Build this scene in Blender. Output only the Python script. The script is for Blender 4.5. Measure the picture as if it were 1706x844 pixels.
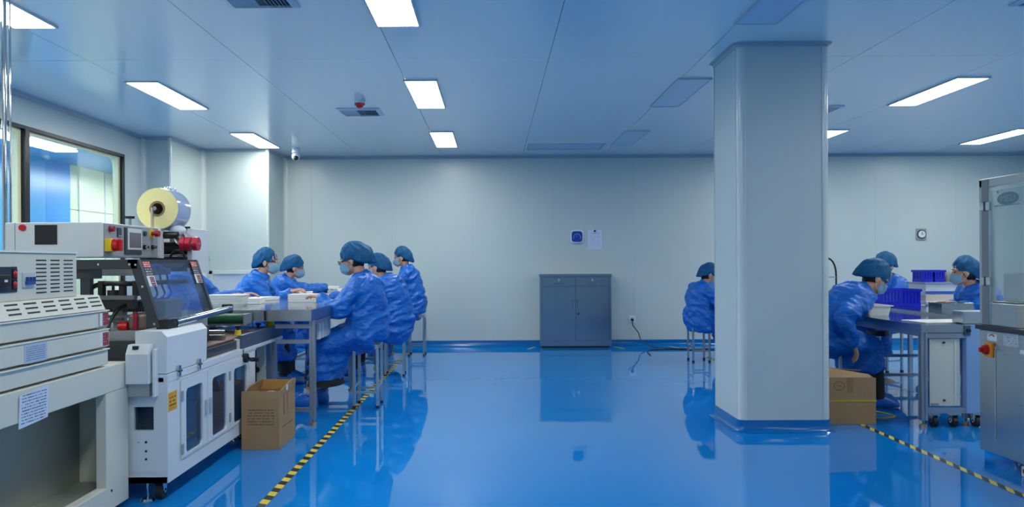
import bpy, bmesh, math, random
import numpy as np
from mathutils import Vector, Matrix, Euler

for o in list(bpy.data.objects):
    bpy.data.objects.remove(o)
S = bpy.context.scene
C = S.collection
PI = math.pi
R = math.radians
random.seed(7)

# ------------------------------------------------------------------ camera
FPX, VPX, VPY, CAMH, ROLL = 1330.0, 822.0, 437.0, 1.186, R(0.31)
cam_d = bpy.data.cameras.new('camera')
cam_d.sensor_fit = 'HORIZONTAL'
cam_d.sensor_width = 36.0
cam_d.lens = 36.0 * FPX / 1706.0
cam_d.shift_x = (853.0 - VPX) / 1706.0
cam_d.shift_y = (VPY - 422.0) / 1706.0
cam_d.clip_start = 0.05
cam = bpy.data.objects.new('camera', cam_d)
C.objects.link(cam)
cam.location = (0, 0, CAMH)
cam.rotation_euler = (PI / 2, ROLL, 0)
S.camera = cam

# ------------------------------------------------------------------ world, exposure
w = bpy.data.worlds.new('world')
S.world = w
w.use_nodes = True
w.node_tree.nodes['Background'].inputs[0].default_value = (0.6, 0.75, 0.9, 1)
w.node_tree.nodes['Background'].inputs[1].default_value = 0.15
S.view_settings.view_transform = 'Standard'
S.view_settings.look = 'None'
S.view_settings.gamma = 1.0
S.view_settings.exposure = 0.0
S.view_settings.use_curve_mapping = False
PANEL_LIGHT = 26.0        # radiance of the lit ceiling panels
CORRIDOR_LIGHT = 48.0     # radiance of the lamps in the room behind the window

# ------------------------------------------------------------------ measuring: a pixel of the photo to a point in the room
def ray(px, py):
    a, b = (px - VPX) / FPX, (VPY - py) / FPX
    c, s = math.cos(ROLL), math.sin(ROLL)
    return a * c + b * s, -a * s + b * c
def on_y(px, py, Y):
    x, v = ray(px, py)
    return Vector((x * Y, Y, CAMH + v * Y))
def on_x(px, py, X):
    x, v = ray(px, py)
    Y = X / x
    return Vector((X, Y, CAMH + v * Y))

# ------------------------------------------------------------------ materials
def lin(c):
    return tuple(((v / 255) / 12.92 if v / 255 <= 0.04045 else ((v / 255 + 0.055) / 1.055) ** 2.4) for v in c)
MATS = {}
def mat(name, rgb, rough=0.5, metal=0.0, var=0.0, scale=12.0, bump=0.0, bscale=60.0, stretch=(1, 1, 1), coat=0.0,
        spec=0.5, sheen=0.0, rvar=0.0):
    if name in MATS:
        return MATS[name]
    m = bpy.data.materials.new(name)
    m.use_nodes = True
    nt = m.node_tree
    p = nt.nodes['Principled BSDF']
    col = lin(rgb)
    p.inputs['Base Color'].default_value = (*col, 1)
    p.inputs['Roughness'].default_value = rough
    p.inputs['Metallic'].default_value = metal
    p.inputs['Specular IOR Level'].default_value = spec
    p.inputs['Coat Weight'].default_value = coat
    p.inputs['Coat Roughness'].default_value = 0.05
    p.inputs['Sheen Weight'].default_value = sheen
    tc = nt.nodes.new('ShaderNodeTexCoord')
    mp = nt.nodes.new('ShaderNodeMapping')
    mp.inputs['Scale'].default_value = stretch
    nt.links.new(tc.outputs['Object'], mp.inputs[0])
    if var > 0 or rvar > 0:
        n = nt.nodes.new('ShaderNodeTexNoise')
        n.inputs['Scale'].default_value = scale
        n.inputs['Detail'].default_value = 5
        nt.links.new(mp.outputs[0], n.inputs['Vector'])
        if var > 0:
            r = nt.nodes.new('ShaderNodeMapRange')
            r.inputs['To Min'].default_value = 1 - var
            r.inputs['To Max'].default_value = 1 + var
            nt.links.new(n.outputs['Fac'], r.inputs['Value'])
            mx = nt.nodes.new('ShaderNodeVectorMath')
            mx.operation = 'SCALE'
            mx.inputs[0].default_value = col
            nt.links.new(r.outputs[0], mx.inputs['Scale'])
            nt.links.new(mx.outputs[0], p.inputs['Base Color'])
        if rvar > 0:
            r2 = nt.nodes.new('ShaderNodeMapRange')
            r2.inputs['To Min'].default_value = max(0.0, rough - rvar)
            r2.inputs['To Max'].default_value = rough + rvar
            nt.links.new(n.outputs['Fac'], r2.inputs['Value'])
            nt.links.new(r2.outputs[0], p.inputs['Roughness'])
    if bump > 0:
        n2 = nt.nodes.new('ShaderNodeTexNoise')
        n2.inputs['Scale'].default_value = bscale
        n2.inputs['Detail'].default_value = 3
        nt.links.new(mp.outputs[0], n2.inputs['Vector'])
        b = nt.nodes.new('ShaderNodeBump')
        b.inputs['Strength'].default_value = 1.0
        b.inputs['Distance'].default_value = bump
        nt.links.new(n2.outputs['Fac'], b.inputs['Height'])
        nt.links.new(b.outputs[0], p.inputs['Normal'])
    MATS[name] = m
    return m
def emit(name, rgb, strength):
    if name in MATS:
        return MATS[name]
    m = bpy.data.materials.new(name)
    m.use_nodes = True
    p = m.node_tree.nodes['Principled BSDF']
    p.inputs['Base Color'].default_value = (0.8, 0.8, 0.8, 1)
    p.inputs['Emission Color'].default_value = (*lin(rgb), 1)
    p.inputs['Emission Strength'].default_value = strength
    MATS[name] = m
    return m
def glass(name, tint=(235, 245, 250), refl=1.0, haze=0.0, hazecol=(230, 235, 235)):
    if name in MATS:
        return MATS[name]
    m = bpy.data.materials.new(name)
    m.use_nodes = True
    nt = m.node_tree
    nt.nodes.clear()
    out = nt.nodes.new('ShaderNodeOutputMaterial')
    tr = nt.nodes.new('ShaderNodeBsdfTransparent')
    tr.inputs[0].default_value = (*lin(tint), 1)
    df = nt.nodes.new('ShaderNodeBsdfDiffuse')
    df.inputs[0].default_value = (*lin(hazecol), 1)
    mh = nt.nodes.new('ShaderNodeMixShader')
    mh.inputs[0].default_value = haze
    gl = nt.nodes.new('ShaderNodeBsdfGlossy')
    gl.inputs['Roughness'].default_value = 0.02
    fr = nt.nodes.new('ShaderNodeLayerWeight')      # Schlick: the same from both faces of the thin pane
    fr.inputs[0].default_value = 0.5
    pw = nt.nodes.new('ShaderNodeMath'); pw.operation = 'POWER'; pw.inputs[1].default_value = 5.0
    ad = nt.nodes.new('ShaderNodeMath'); ad.operation = 'MULTIPLY_ADD'; ad.inputs[1].default_value = 0.9; ad.inputs[2].default_value = 0.045
    nt.links.new(fr.outputs['Facing'], pw.inputs[0]); nt.links.new(pw.outputs[0], ad.inputs[0])
    ml = nt.nodes.new('ShaderNodeMath')
    ml.operation = 'MULTIPLY'
    ml.inputs[1].default_value = refl
    mx = nt.nodes.new('ShaderNodeMixShader')
    L = nt.links.new
    L(tr.outputs[0], mh.inputs[1]); L(df.outputs[0], mh.inputs[2])
    L(ad.outputs[0], ml.inputs[0]); L(ml.outputs[0], mx.inputs[0])
    L(mh.outputs[0], mx.inputs[1]); L(gl.outputs[0], mx.inputs[2]); L(mx.outputs[0], out.inputs[0])
    MATS[name] = m
    return m
def stripes(name, c1, c2, period, skew=0.0, axis=1):
    m = bpy.data.materials.new(name)
    m.use_nodes = True
    nt = m.node_tree
    p = nt.nodes['Principled BSDF']
    p.inputs['Roughness'].default_value = 0.35
    tc = nt.nodes.new('ShaderNodeTexCoord')
    sx = nt.nodes.new('ShaderNodeSeparateXYZ')
    L = nt.links.new
    L(tc.outputs['Object'], sx.inputs[0])
    a = nt.nodes.new('ShaderNodeMath'); a.operation = 'MULTIPLY_ADD'
    a.inputs[1].default_value = skew
    L(sx.outputs[1 - axis], a.inputs[0]); L(sx.outputs[axis], a.inputs[2])
    d = nt.nodes.new('ShaderNodeMath'); d.operation = 'DIVIDE'; d.inputs[1].default_value = period
    L(a.outputs[0], d.inputs[0])
    f = nt.nodes.new('ShaderNodeMath'); f.operation = 'FRACT'
    L(d.outputs[0], f.inputs[0])
    g = nt.nodes.new('ShaderNodeMath'); g.operation = 'GREATER_THAN'; g.inputs[1].default_value = 0.5
    L(f.outputs[0], g.inputs[0])
    mx = nt.nodes.new('ShaderNodeMix'); mx.data_type = 'RGBA'
    mx.inputs[6].default_value = (*lin(c1), 1); mx.inputs[7].default_value = (*lin(c2), 1)
    L(g.outputs[0], mx.inputs[0]); L(mx.outputs[2], p.inputs['Base Color'])
    MATS[name] = m
    return m
def printed(name, paper, ink, lines=10, u=0, v=2, margin=0.1, dens=0.5, chars=60.0, rough=0.5):
    """flat print: rows of small marks too fine to read, on a paper or foil ground"""
    if name in MATS:
        return MATS[name]
    m = bpy.data.materials.new(name)
    m.use_nodes = True
    nt = m.node_tree
    p = nt.nodes['Principled BSDF']
    p.inputs['Roughness'].default_value = rough
    L = nt.links.new
    tc = nt.nodes.new('ShaderNodeTexCoord')
    sx = nt.nodes.new('ShaderNodeSeparateXYZ')
    L(tc.outputs['Generated'], sx.inputs[0])
    def M(op, a, b=None):
        n = nt.nodes.new('ShaderNodeMath'); n.operation = op
        for i, q in enumerate((a, b)):
            if q is None: continue
            if isinstance(q, (int, float)): n.inputs[i].default_value = q
            else: L(q, n.inputs[i])
        return n.outputs[0]
    U, V = sx.outputs[u], sx.outputs[v]
    vl = M('MULTIPLY', V, lines)
    row = M('FLOOR', vl); fr = M('FRACT', vl)
    inrow = M('MULTIPLY', M('GREATER_THAN', fr, 0.3), M('LESS_THAN', fr, 0.75))
    cb = nt.nodes.new('ShaderNodeCombineXYZ')
    L(M('MULTIPLY', U, chars), cb.inputs[0]); L(M('MULTIPLY', row, 7.31), cb.inputs[1])
    n = nt.nodes.new('ShaderNodeTexNoise'); n.inputs['Scale'].default_value = 0.6; n.inputs['Detail'].default_value = 2
    L(cb.outputs[0], n.inputs['Vector'])
    marks = M('GREATER_THAN', n.outputs['Fac'], 1 - dens)
    mg = M('MULTIPLY', M('MULTIPLY', M('GREATER_THAN', U, margin), M('LESS_THAN', U, 1 - margin)),
           M('MULTIPLY', M('GREATER_THAN', V, margin), M('LESS_THAN', V, 1 - margin)))
    k = M('MULTIPLY', M('MULTIPLY', inrow, marks), mg)
    mx = nt.nodes.new('ShaderNodeMix'); mx.data_type = 'RGBA'
    mx.inputs[6].default_value = (*lin(paper), 1); mx.inputs[7].default_value = (*lin(ink), 1)
    L(k, mx.inputs[0]); L(mx.outputs[2], p.inputs['Base Color'])
    MATS[name] = m
    return m

WALL = mat('wall_paint', (196, 207, 203), 0.34, var=0.015, scale=1.2, bump=0.0006, bscale=2.2)
CEIL = mat('ceiling_paint', (232, 238, 238), 0.17, var=0.02, scale=0.8, bump=0.0008, bscale=1.6)
TRIM = mat('trim_white', (215, 220, 214), 0.16)
SKIRT = mat('skirting_blue', (0, 102, 174), 0.15)
WHITEP = mat('white_machine_paint', (220, 224, 224), 0.32, var=0.02, scale=5)
BEIGEP = mat('cream_machine_paint', (214, 213, 198), 0.4, var=0.025, scale=4)
STEEL = mat('stainless_steel', (198, 202, 202), 0.3, metal=1.0, var=0.06, scale=5, stretch=(1, 1, 14), rvar=0.06)
STEELTOP = mat('polished_steel_top', (172, 178, 182), 0.11, metal=1.0, var=0.04, scale=6, rvar=0.03)
STEELCAB = mat('cabinet_steel', (132, 154, 172), 0.16, metal=0.85, var=0.05, scale=3, bump=0.002, bscale=2.5)
CHROME = mat('chrome', (205, 205, 202), 0.08, metal=1.0)
ALU = mat('aluminium_profile', (176, 182, 188), 0.32, metal=0.75, var=0.03)
DARK = mat('dark_grey_metal', (62, 66, 72), 0.4, metal=0.3)
BLACK = mat('black_plastic', (20, 21, 23), 0.4)
GREYP = mat('grey_panel', (150, 155, 158), 0.4)
REDP = mat('red_plastic', (200, 24, 30), 0.3)
DREDP = mat('dark_red_plastic', (150, 18, 50), 0.3)
YELP = mat('yellow_plastic', (236, 200, 20), 0.35)
ORANP = mat('orange_plastic', (235, 140, 20), 0.35)
GREENP = mat('green_plastic', (20, 90, 70), 0.4)
GREENB = mat('green_belt', (14, 78, 48), 0.5, var=0.08, scale=20)
BROWNB = mat('brown_belt', (92, 56, 50), 0.5, var=0.15, scale=20)
CARD = mat('cardboard', (170, 134, 92), 0.75, var=0.08, scale=9, bump=0.0015, bscale=25)
CARDIN = mat('cardboard_inside', (178, 132, 70), 0.8, var=0.08, scale=9)
BOXW = mat('white_card_box', (232, 232, 226), 0.45, var=0.02)
PLASW = mat('white_plastic', (226, 230, 230), 0.35)
CRATE = mat('blue_crate_plastic', (16, 30, 190), 0.35, var=0.06)
RUB = mat('rubber', (28, 28, 30), 0.6)
FILM = mat('pale_yellow_film', (238, 228, 160), 0.35, var=0.03, scale=30)
FILMC = mat('film_side', (176, 190, 214), 0.12, coat=0.5, bump=0.002, bscale=30)
GOWN = mat('gown_cloth', (2, 102, 194), 0.42, var=0.14, scale=7, bump=0.02, bscale=15, stretch=(1, 1, 1.7), spec=0.5)
CAPM = mat('hair_cap_cloth', (0, 84, 130), 0.55, var=0.45, scale=20, bump=0.005, bscale=40, spec=0.3)
MASKM = mat('face_mask_cloth', (160, 208, 236), 0.7, var=0.03)
SKIN = mat('skin', (206, 152, 122), 0.5, var=0.05, scale=18)
HAIR = mat('dark_hair', (24, 20, 20), 0.5, var=0.2, scale=60)
TROU = mat('black_trousers', (16, 16, 20), 0.7, var=0.1)
SHOEC = mat('shoe_cover_film', (40, 118, 206), 0.28, var=0.15, scale=20, bump=0.006, bscale=30)
SOCK = mat('pale_shoe', (205, 200, 196), 0.6)

# the floor: self-levelled blue resin, mirror-like but slightly wavy
FLOOR = mat('blue_resin_floor', (13, 132, 210), 0.03, var=0.03, scale=0.7, bump=0.0022, bscale=1.3, spec=0.72)

# ------------------------------------------------------------------ objects
def tag(o, label=None, cat=None, group=None, kind=None):
    if label: o['label'] = label
    if cat: o['category'] = cat
    if group: o['group'] = group
    if kind: o['kind'] = kind
    return o
def thing(name, label, cat, loc=(0, 0, 0), rz=0.0, group=None, kind=None):
    o = bpy.data.objects.new(name, None)
    C.objects.link(o)
    o.location = loc
    o.rotation_euler = (0, 0, rz)
    o.empty_display_size = 0.1
    return tag(o, label, cat, group, kind)
def root_loc(p):
    v = Vector((0, 0, 0))
    while p is not None:
        v += p.location
        p = p.parent
    return v
def copy_tree(o, parent=None):
    c = o.copy()
    C.objects.link(c)
    c.parent = parent
    for ch in list(o.children):
        copy_tree(ch, c)
    return c
class MB:
    """collects shapes in one bmesh and links them as one mesh object"""
    def __init__(self):
        self.bm = bmesh.new()
    def box(self, x0, x1, y0, y1, z0, z1, bev=0.0):
        if x0 > x1: x0, x1 = x1, x0
        if y0 > y1: y0, y1 = y1, y0
        if z0 > z1: z0, z1 = z1, z0
        b = self.bm
        v = [b.verts.new((x, y, z)) for x in (x0, x1) for y in (y0, y1) for z in (z0, z1)]
        fs = [b.faces.new([v[i] for i in q]) for q in
              ((0, 1, 3, 2), (4, 6, 7, 5), (0, 4, 5, 1), (2, 3, 7, 6), (0, 2, 6, 4), (1, 5, 7, 3))]
        if bev > 0:
            es = list({e for f in fs for e in f.edges})
            bmesh.ops.bevel(b, geom=es, offset=bev, segments=2, profile=0.5, affect='EDGES')
        return self
    def rings(self, rs, cap=True, closed=False):
        b = self.bm
        vs = [[b.verts.new(p) for p in r] for r in rs]
        n = len(vs[0])
        m = len(vs)
        for i in range(m if closed else m - 1):
            A, B = vs[i], vs[(i + 1) % m]
            for k in range(n):
                try: b.faces.new((A[k], A[(k + 1) % n], B[(k + 1) % n], B[k]))
                except ValueError: pass
        if cap and not closed:
            b.faces.new(list(reversed(vs[0])))
            b.faces.new(vs[-1])
        return self
    def cyl(self, p0, p1, r0, r1=None, n=16, cap=True):
        p0, p1 = Vector(p0), Vector(p1)
        r1 = r0 if r1 is None else r1
        t = (p1 - p0).normalized()
        a = t.orthogonal().normalized()
        c = t.cross(a)
        self.rings([[p + (a * math.cos(2 * PI * k / n) + c * math.sin(2 * PI * k / n)) * r for k in range(n)]
                    for p, r in ((p0, r0), (p1, r1))], cap)
        return self
    def tube(self, pts, r, n=8, closed=False):
        pts = [Vector(p) for p in pts]
        m = len(pts)
        rs = []
        a = None
        for i, p in enumerate(pts):
            q0 = pts[(i - 1) % m] if (closed or i > 0) else p
            q1 = pts[(i + 1) % m] if (closed or i < m - 1) else p
            t = (q1 - q0).normalized()
            if a is None: a = t.orthogonal().normalized()
            a = (a - t * a.dot(t)).normalized()
            c = t.cross(a)
            rr = r[i] if isinstance(r, (list, tuple)) else r
            rs.append([p + (a * math.cos(2 * PI * k / n) + c * math.sin(2 * PI * k / n)) * rr for k in range(n)])
        return self.rings(rs, True, closed)
    def prism(self, poly, vec):
        vec = Vector(vec)
        poly = [Vector(p) for p in poly]
        return self.rings([poly, [p + vec for p in poly]])
    def sphere(self, c, r, n=16, m=10, sc=(1, 1, 1), rot=None):
        c = Vector(c)
        rs = []
        for i in range(m + 1):
            th = PI * (i + 0.001) / (m + 0.002)
            ring = []
            for k in range(n):
                ph = 2 * PI * k / n
                v = Vector((r * sc[0] * math.sin(th) * math.cos(ph), r * sc[1] * math.sin(th) * math.sin(ph), r * sc[2] * math.cos(th)))
                if rot is not None: v = rot @ v
                ring.append(c + v)
            rs.append(ring)
        return self.rings(rs)
    def capsule(self, p0, p1, r0, r1, n=10):
        p0, p1 = Vector(p0), Vector(p1)
        t = (p1 - p0)
        t = t.normalized() if t.length > 1e-6 else Vector((0, 0, 1))
        a = t.orthogonal().normalized()
        c = t.cross(a)
        rs = []
        for k, (cs, sn) in enumerate(((-0.97, 0.24), (-0.7, 0.71), (0, 1))):
            rs.append((p0 + t * r0 * cs, r0 * sn))
        for cs, sn in ((0, 1), (0.7, 0.71), (0.97, 0.24)):
            rs.append((p1 + t * r1 * cs, r1 * sn))
        self.rings([[p + (a * math.cos(2 * PI * k / n) + c * math.sin(2 * PI * k / n)) * r for k in range(n)] for p, r in rs])
        return self
    def quad(self, a, b, c, d):
        vs = [self.bm.verts.new(p) for p in (a, b, c, d)]
        self.bm.faces.new(vs)
        return self
    def build(self, name, m, parent=None, smooth=None, local=False, label=None, cat=None, group=None, kind=None):
        bm = self.bm
        bmesh.ops.recalc_face_normals(bm, faces=bm.faces)
        me = bpy.data.meshes.new(name)
        off = Vector((0, 0, 0))
        if parent is not None:
            if not local: off = root_loc(parent)
        elif not local:
            lo = Vector((min(v.co.x for v in bm.verts), min(v.co.y for v in bm.verts), min(v.co.z for v in bm.verts)))
            hi = Vector((max(v.co.x for v in bm.verts), max(v.co.y for v in bm.verts), max(v.co.z for v in bm.verts)))
            off = Vector(((lo.x + hi.x) / 2, (lo.y + hi.y) / 2, lo.z))
        if off.length > 0:
            bmesh.ops.translate(bm, verts=bm.verts, vec=-off)
        bm.to_mesh(me)
        bm.free()
        if smooth is not None:
            for p in me.polygons: p.use_smooth = True
            if smooth < 179:
                me.set_sharp_from_angle(angle=R(smooth))
        me.materials.append(m)
        o = bpy.data.objects.new(name, me)
        C.objects.link(o)
        if parent is not None: o.parent = parent
        elif not local: o.location = off
        return tag(o, label, cat, group, kind)
def part(name, m, parent, *boxes, bev=0.0, **kw):
    b = MB()
    for q in boxes: b.box(*q, bev=bev)
    return b.build(name, m, parent, **kw)
def struct(name, m, *boxes, label=None, **kw):
    return part(name, m, None, *boxes, kind='structure', label=label, **kw)
def rrect(c0, c1, w, h, r, n=5):
    pts = []
    for (sx, sy, a0) in ((1, 1, 0), (-1, 1, 90), (-1, -1, 180), (1, -1, 270)):
        for k in range(n + 1):
            a = R(a0 + 90 * k / n)
            pts.append((c0 + sx * (w / 2 - r) + r * math.cos(a), c1 + sy * (h / 2 - r) + r * math.sin(a)))
    return pts
def holed_plate(b, x, t, y0, y1, z0, z1, hy0, hy1, hz0, hz1, r):
    """plate in the plane X = x (thickness t towards -X) with a rounded window hole"""
    inner = rrect((hy0 + hy1) / 2, (hz0 + hz1) / 2, hy1 - hy0, hz1 - hz0, r)
    cy, cz = (y0 + y1) / 2, (z0 + z1) / 2
    outer = []
    for k, (py, pz) in enumerate(inner):
        q = k // 6
        j = k % 6
        cor = ((y1, z1), (y0, z1), (y0, z0), (y1, z0))[q]
        nx = ((y1, (z1)), (y0, z1), (y0, z0), (y1, z0))
        outer.append(cor if True else None)
    # spread the outer points so that the corner fans stay flat: corners repeat, which is fine once merged
    fr = [[Vector((xx, p[0], p[1])) for p in inner] for xx in (x, x - t)]
    fo = [[Vector((xx, p[0], p[1])) for p in outer] for xx in (x, x - t)]
    b.rings([fo[0], fr[0], fr[1], fo[1]], closed=True)
    bmesh.ops.remove_doubles(b.bm, verts=b.bm.verts, dist=1e-5)
    return b
def text_mesh(name, txt, size, m, parent, loc, rot, extrude=0.0008, align='CENTER', sx=1.0):
    cu = bpy.data.curves.new(name, 'FONT')
    cu.body = txt
    cu.size = size
    cu.extrude = extrude
    cu.align_x = align
    cu.align_y = 'CENTER'
    tmp = bpy.data.objects.new('tmp_text', cu)
    C.objects.link(tmp)
    dg = bpy.context.evaluated_depsgraph_get()
    me = bpy.data.meshes.new_from_object(tmp.evaluated_get(dg))
    bpy.data.objects.remove(tmp)
    M4 = Matrix.Translation(Vector(loc) - (root_loc(parent) if parent else Vector((0, 0, 0)))) @ Euler(rot).to_matrix().to_4x4() @ Matrix.Diagonal((sx, 1, 1, 1))
    me.transform(M4)
    me.materials.clear()
    me.materials.append(m)
    o = bpy.data.objects.new(name, me)
    C.objects.link(o)
    o.parent = parent
    return o
# ================================================================== THE ROOM
CZ = 2.70                     # ceiling height
XL, XR, YB, YF = -4.15, 7.6, 11.3, -3.2
AX, AY0, AY1, AX2 = -3.82, 9.46, 10.5, -2.96     # pilaster and alcove of the left corner
WX0, WX1, WZ0, WZ1 = 5.3, 8.975, 0.40, 2.42      # the long window in the left wall (along Y)

struct('floor', FLOOR, (XL - 0.1, XR + 0.1, YF - 0.1, YB + 0.1, -0.1, 0.0), label='glossy blue resin floor reflecting the room')
# ceiling: sandwich panels 1.14 m wide, hairline joints, one cross joint at Y 5.92
ce = struct('ceiling', mat('joint_grey', (165, 176, 182), 0.6), (XL - 0.1, XR + 0.1, YF - 0.1, YB + 0.1, CZ + 0.012, CZ + 0.1),
            label='glossy pale grey panel ceiling with hairline joints')
xs = [XL - 0.1] + [0.42 + 1.14 * k for k in range(-3, 7)] + [XR + 0.1]
ys = [YF - 0.1, 0.2, 5.92, YB + 0.1]
for i in range(len(xs) - 1):
    for j in range(len(ys) - 1):
        g = 0.0022
        part('ceiling_panel', CEIL, ce, (xs[i] + g, xs[i + 1] - g, ys[j] + g, ys[j + 1] - g, CZ, CZ + 0.02))
# back wall panels
wb = struct('wall_back', mat('joint_pale', (168, 176, 172), 0.6), (AX2, XR, YB + 0.006, YB + 0.1, 0, CZ), label='pale grey panel wall at the far end of the room')
xb = [AX2] + [-2.57 + 1.14 * k for k in range(0, 9)] + [XR]
for i in range(len(xb) - 1):
    part('wall_panel', WALL, wb, (xb[i] + 0.0008, xb[i + 1] - 0.0008, YB, YB + 0.012, 0, CZ))
# left wall with the window opening
struct('wall_left', WALL, (XL - 0.1, XL, YF, WX0, 0, CZ), (XL - 0.1, XL, WX1, AY0, 0, CZ), (XL - 0.1, XL, WX0, WX1, 0, WZ0),
       (XL - 0.1, XL, WX0, WX1, WZ1, CZ), label='pale panel wall around the long black framed window')
struct('wall_pilaster', WALL, (XL - 0.1, AX, AY0, AY1 + 0.1, 0, CZ), label='pale boxed pilaster in the far left corner')
struct('wall_alcove', WALL, (AX, AX2, AY1, YB + 0.1, 0, CZ), label='pale wall section behind the packing table beside the pilaster')
struct('wall_right', WALL, (XR, XR + 0.1, YF, YB, 0, CZ))
struct('wall_front', WALL, (XL - 0.1, XR, YF - 0.1, YF, 0, CZ))

# rounded white corner profiles and the ceiling cove
def vtrim(n, x, y, r, sx, sy, inner):
    b = MB()
    pts = []
    if inner:      # concave cove filling an inside corner
        pts.append((x, y))
        for k in range(7):
            a = R(90 * k / 6)
            pts.append((x + sx * r * (1 - math.sin(a)), y + sy * r * (1 - math.cos(a))))
    else:          # convex rounded nose around an outside corner
        for k in range(13):
            a = R(-45 + 180 * k / 12)
            pts.append((x + sx * r * 0.35 * math.cos(a) - sx * 0.0, y + sy * r * 0.35 * math.sin(a)))
    b.prism([(p[0], p[1], 0.1) for p in pts], (0, 0, CZ - 0.1))
    b.build(n, TRIM, None, smooth=40, kind='structure', label='rounded white vertical corner profile')
vtrim('trim_1', XL, AY0, 0.05, 1, -1, True)
vtrim('trim_2', AX - 0.012, AY0 + 0.012, 0.07, 1, -1, False)
vtrim('trim_3', AX, AY1, 0.05, 1, -1, True)
vtrim('trim_4', AX2 - 0.012, AY1 + 0.012, 0.07, 1, -1, False)
vtrim('trim_5', AX2, YB, 0.05, 1, -1, True)
COVE = mat('cove_grey', (158, 172, 180), 0.3)
def cove(n, p0, p1, nx, ny, z=CZ, r=0.045, m=COVE, up=-1, label='rounded cove strip where wall and ceiling meet', nm='structure'):
    b = MB()
    pr = [(0, 0)] + [(r * (1 - math.sin(R(90 * k / 6))), r * (1 - math.cos(R(90 * k / 6)))) for k in range(7)]
    p0, p1 = Vector(p0), Vector(p1)
    ring = lambda p: [Vector((p.x + nx * a, p.y + ny * a, z + up * c)) for a, c in pr]
    b.rings([ring(p0), ring(p1)])
    return b.build(n, m, None, smooth=40, kind=nm, label=label)
cove('trim_6', (AX2, YB, 0), (XR, YB, 0), 0, -1)
cove('trim_7', (XL, YF, 0), (XL, AY0, 0), 1, 0)
cove('trim_8', (XL, AY0, 0), (AX, AY0, 0), 0, -1)
cove('trim_9', (AX, AY0, 0), (AX, AY1, 0), 1, 0)
cove('trim_10', (AX, AY1, 0), (AX2, AY1, 0), 0, -1)
cove('trim_11', (AX2, AY1, 0), (AX2, YB, 0), 1, 0)
# blue coved skirting
def skirt(n, p0, p1, nx, ny, h=0.085):
    b = MB()
    pr = [(0, 0), (0.05, 0), (0.035, 0.006), (0.02, 0.018), (0.012, 0.035), (0.012, h), (0, h)]
    ring = lambda p: [Vector((p[0] + nx * a, p[1] + ny * a, c)) for a, c in pr]
    b.rings([ring(p0), ring(p1)])
    b.build(n, SKIRT, None, smooth=35, kind='structure', label='blue coved resin skirting at the foot of the wall')
skirt('baseboard_back', (AX2, YB), (XR, YB), 0, -1)
skirt('baseboard_left', (XL, YF), (XL, AY0), 1, 0)
skirt('baseboard_pilaster', (XL, AY0), (AX, AY0), 0, -1)
skirt('baseboard_pilaster_side', (AX, AY0), (AX, AY1), 1, 0)
skirt('baseboard_alcove', (AX, AY1), (AX2, AY1), 0, -1)
skirt('baseboard_alcove_side', (AX2, AY1), (AX2, YB), 1, 0)
skirt('baseboard_right', (XR, YF), (XR, YB), -1, 0)

# the boxed column
KX0, KX1, KY0, KY1 = 1.70, 2.335, 5.53, 6.17
col = thing('column', 'square pale grey boxed column with rounded corners and blue foot', None, ((KX0 + KX1) / 2, (KY0 + KY1) / 2, 0), kind='structure')
part('column_panel', WALL, col, (KX0 + 0.055, KX1 - 0.055, KY0, KY0 + 0.02, 0.05, CZ))
part('column_panel', WALL, col, (KX0 + 0.055, KX1 - 0.055, KY1 - 0.02, KY1, 0.05, CZ))
part('column_panel', WALL, col, (KX0, KX0 + 0.02, KY0 + 0.055, KY1 - 0.055, 0.05, CZ))
part('column_panel', WALL, col, (KX1 - 0.02, KX1, KY0 + 0.055, KY1 - 0.055, 0.05, CZ))
for (cx, cy, sx, sy) in ((KX0, KY0, 1, 1), (KX1, KY0, -1, 1), (KX0, KY1, 1, -1), (KX1, KY1, -1, -1)):
    b = MB()
    pts = [(0.054, -0.004), (0.046, -0.004), (0.046, 0.0)]
    for k in range(9):
        a = R(90 * k / 8)
        pts.append((0.042 - 0.042 * math.sin(a), 0.042 - 0.042 * math.cos(a)))
    pts += [(0, 0.046), (-0.004, 0.046), (-0.004, 0.054), (0.03, 0.054), (0.054, 0.03)]
    b.prism([(cx + sx * p[0], cy + sy * p[1], 0.05) for p in pts], (0, 0, CZ - 0.05))
    b.build('corner_profile', TRIM, col, smooth=40)
b = MB()
pr = [(0.045, 0.0), (0.028, 0.006), (0.014, 0.02), (0.008, 0.045), (0.008, 0.085), (-0.03, 0.085), (-0.03, 0.0)]
rs = []
for a, z in pr:
    rs.append([Vector((p[0], p[1], z)) for p in rrect((KX0 + KX1) / 2, (KY0 + KY1) / 2, KX1 - KX0 + 2 * a, KY1 - KY0 + 2 * a, 0.045 + max(a, -0.02), 5)])
b.rings(rs, closed=True)
b.build('foot_skirting', SKIRT, col, smooth=40, label='blue coved resin foot')
b = MB()
rs = []
for a, z in ((0.035, CZ), (0.012, CZ - 0.01), (0.004, CZ - 0.03), (-0.03, CZ - 0.03), (-0.03, CZ)):
    rs.append([Vector((p[0], p[1], z)) for p in rrect((KX0 + KX1) / 2, (KY0 + KY1) / 2, KX1 - KX0 + 2 * a, KY1 - KY0 + 2 * a, 0.045 + max(a, -0.02), 5)])
b.rings(rs, closed=True)
b.build('head_cove', COVE, col, smooth=40)

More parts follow.
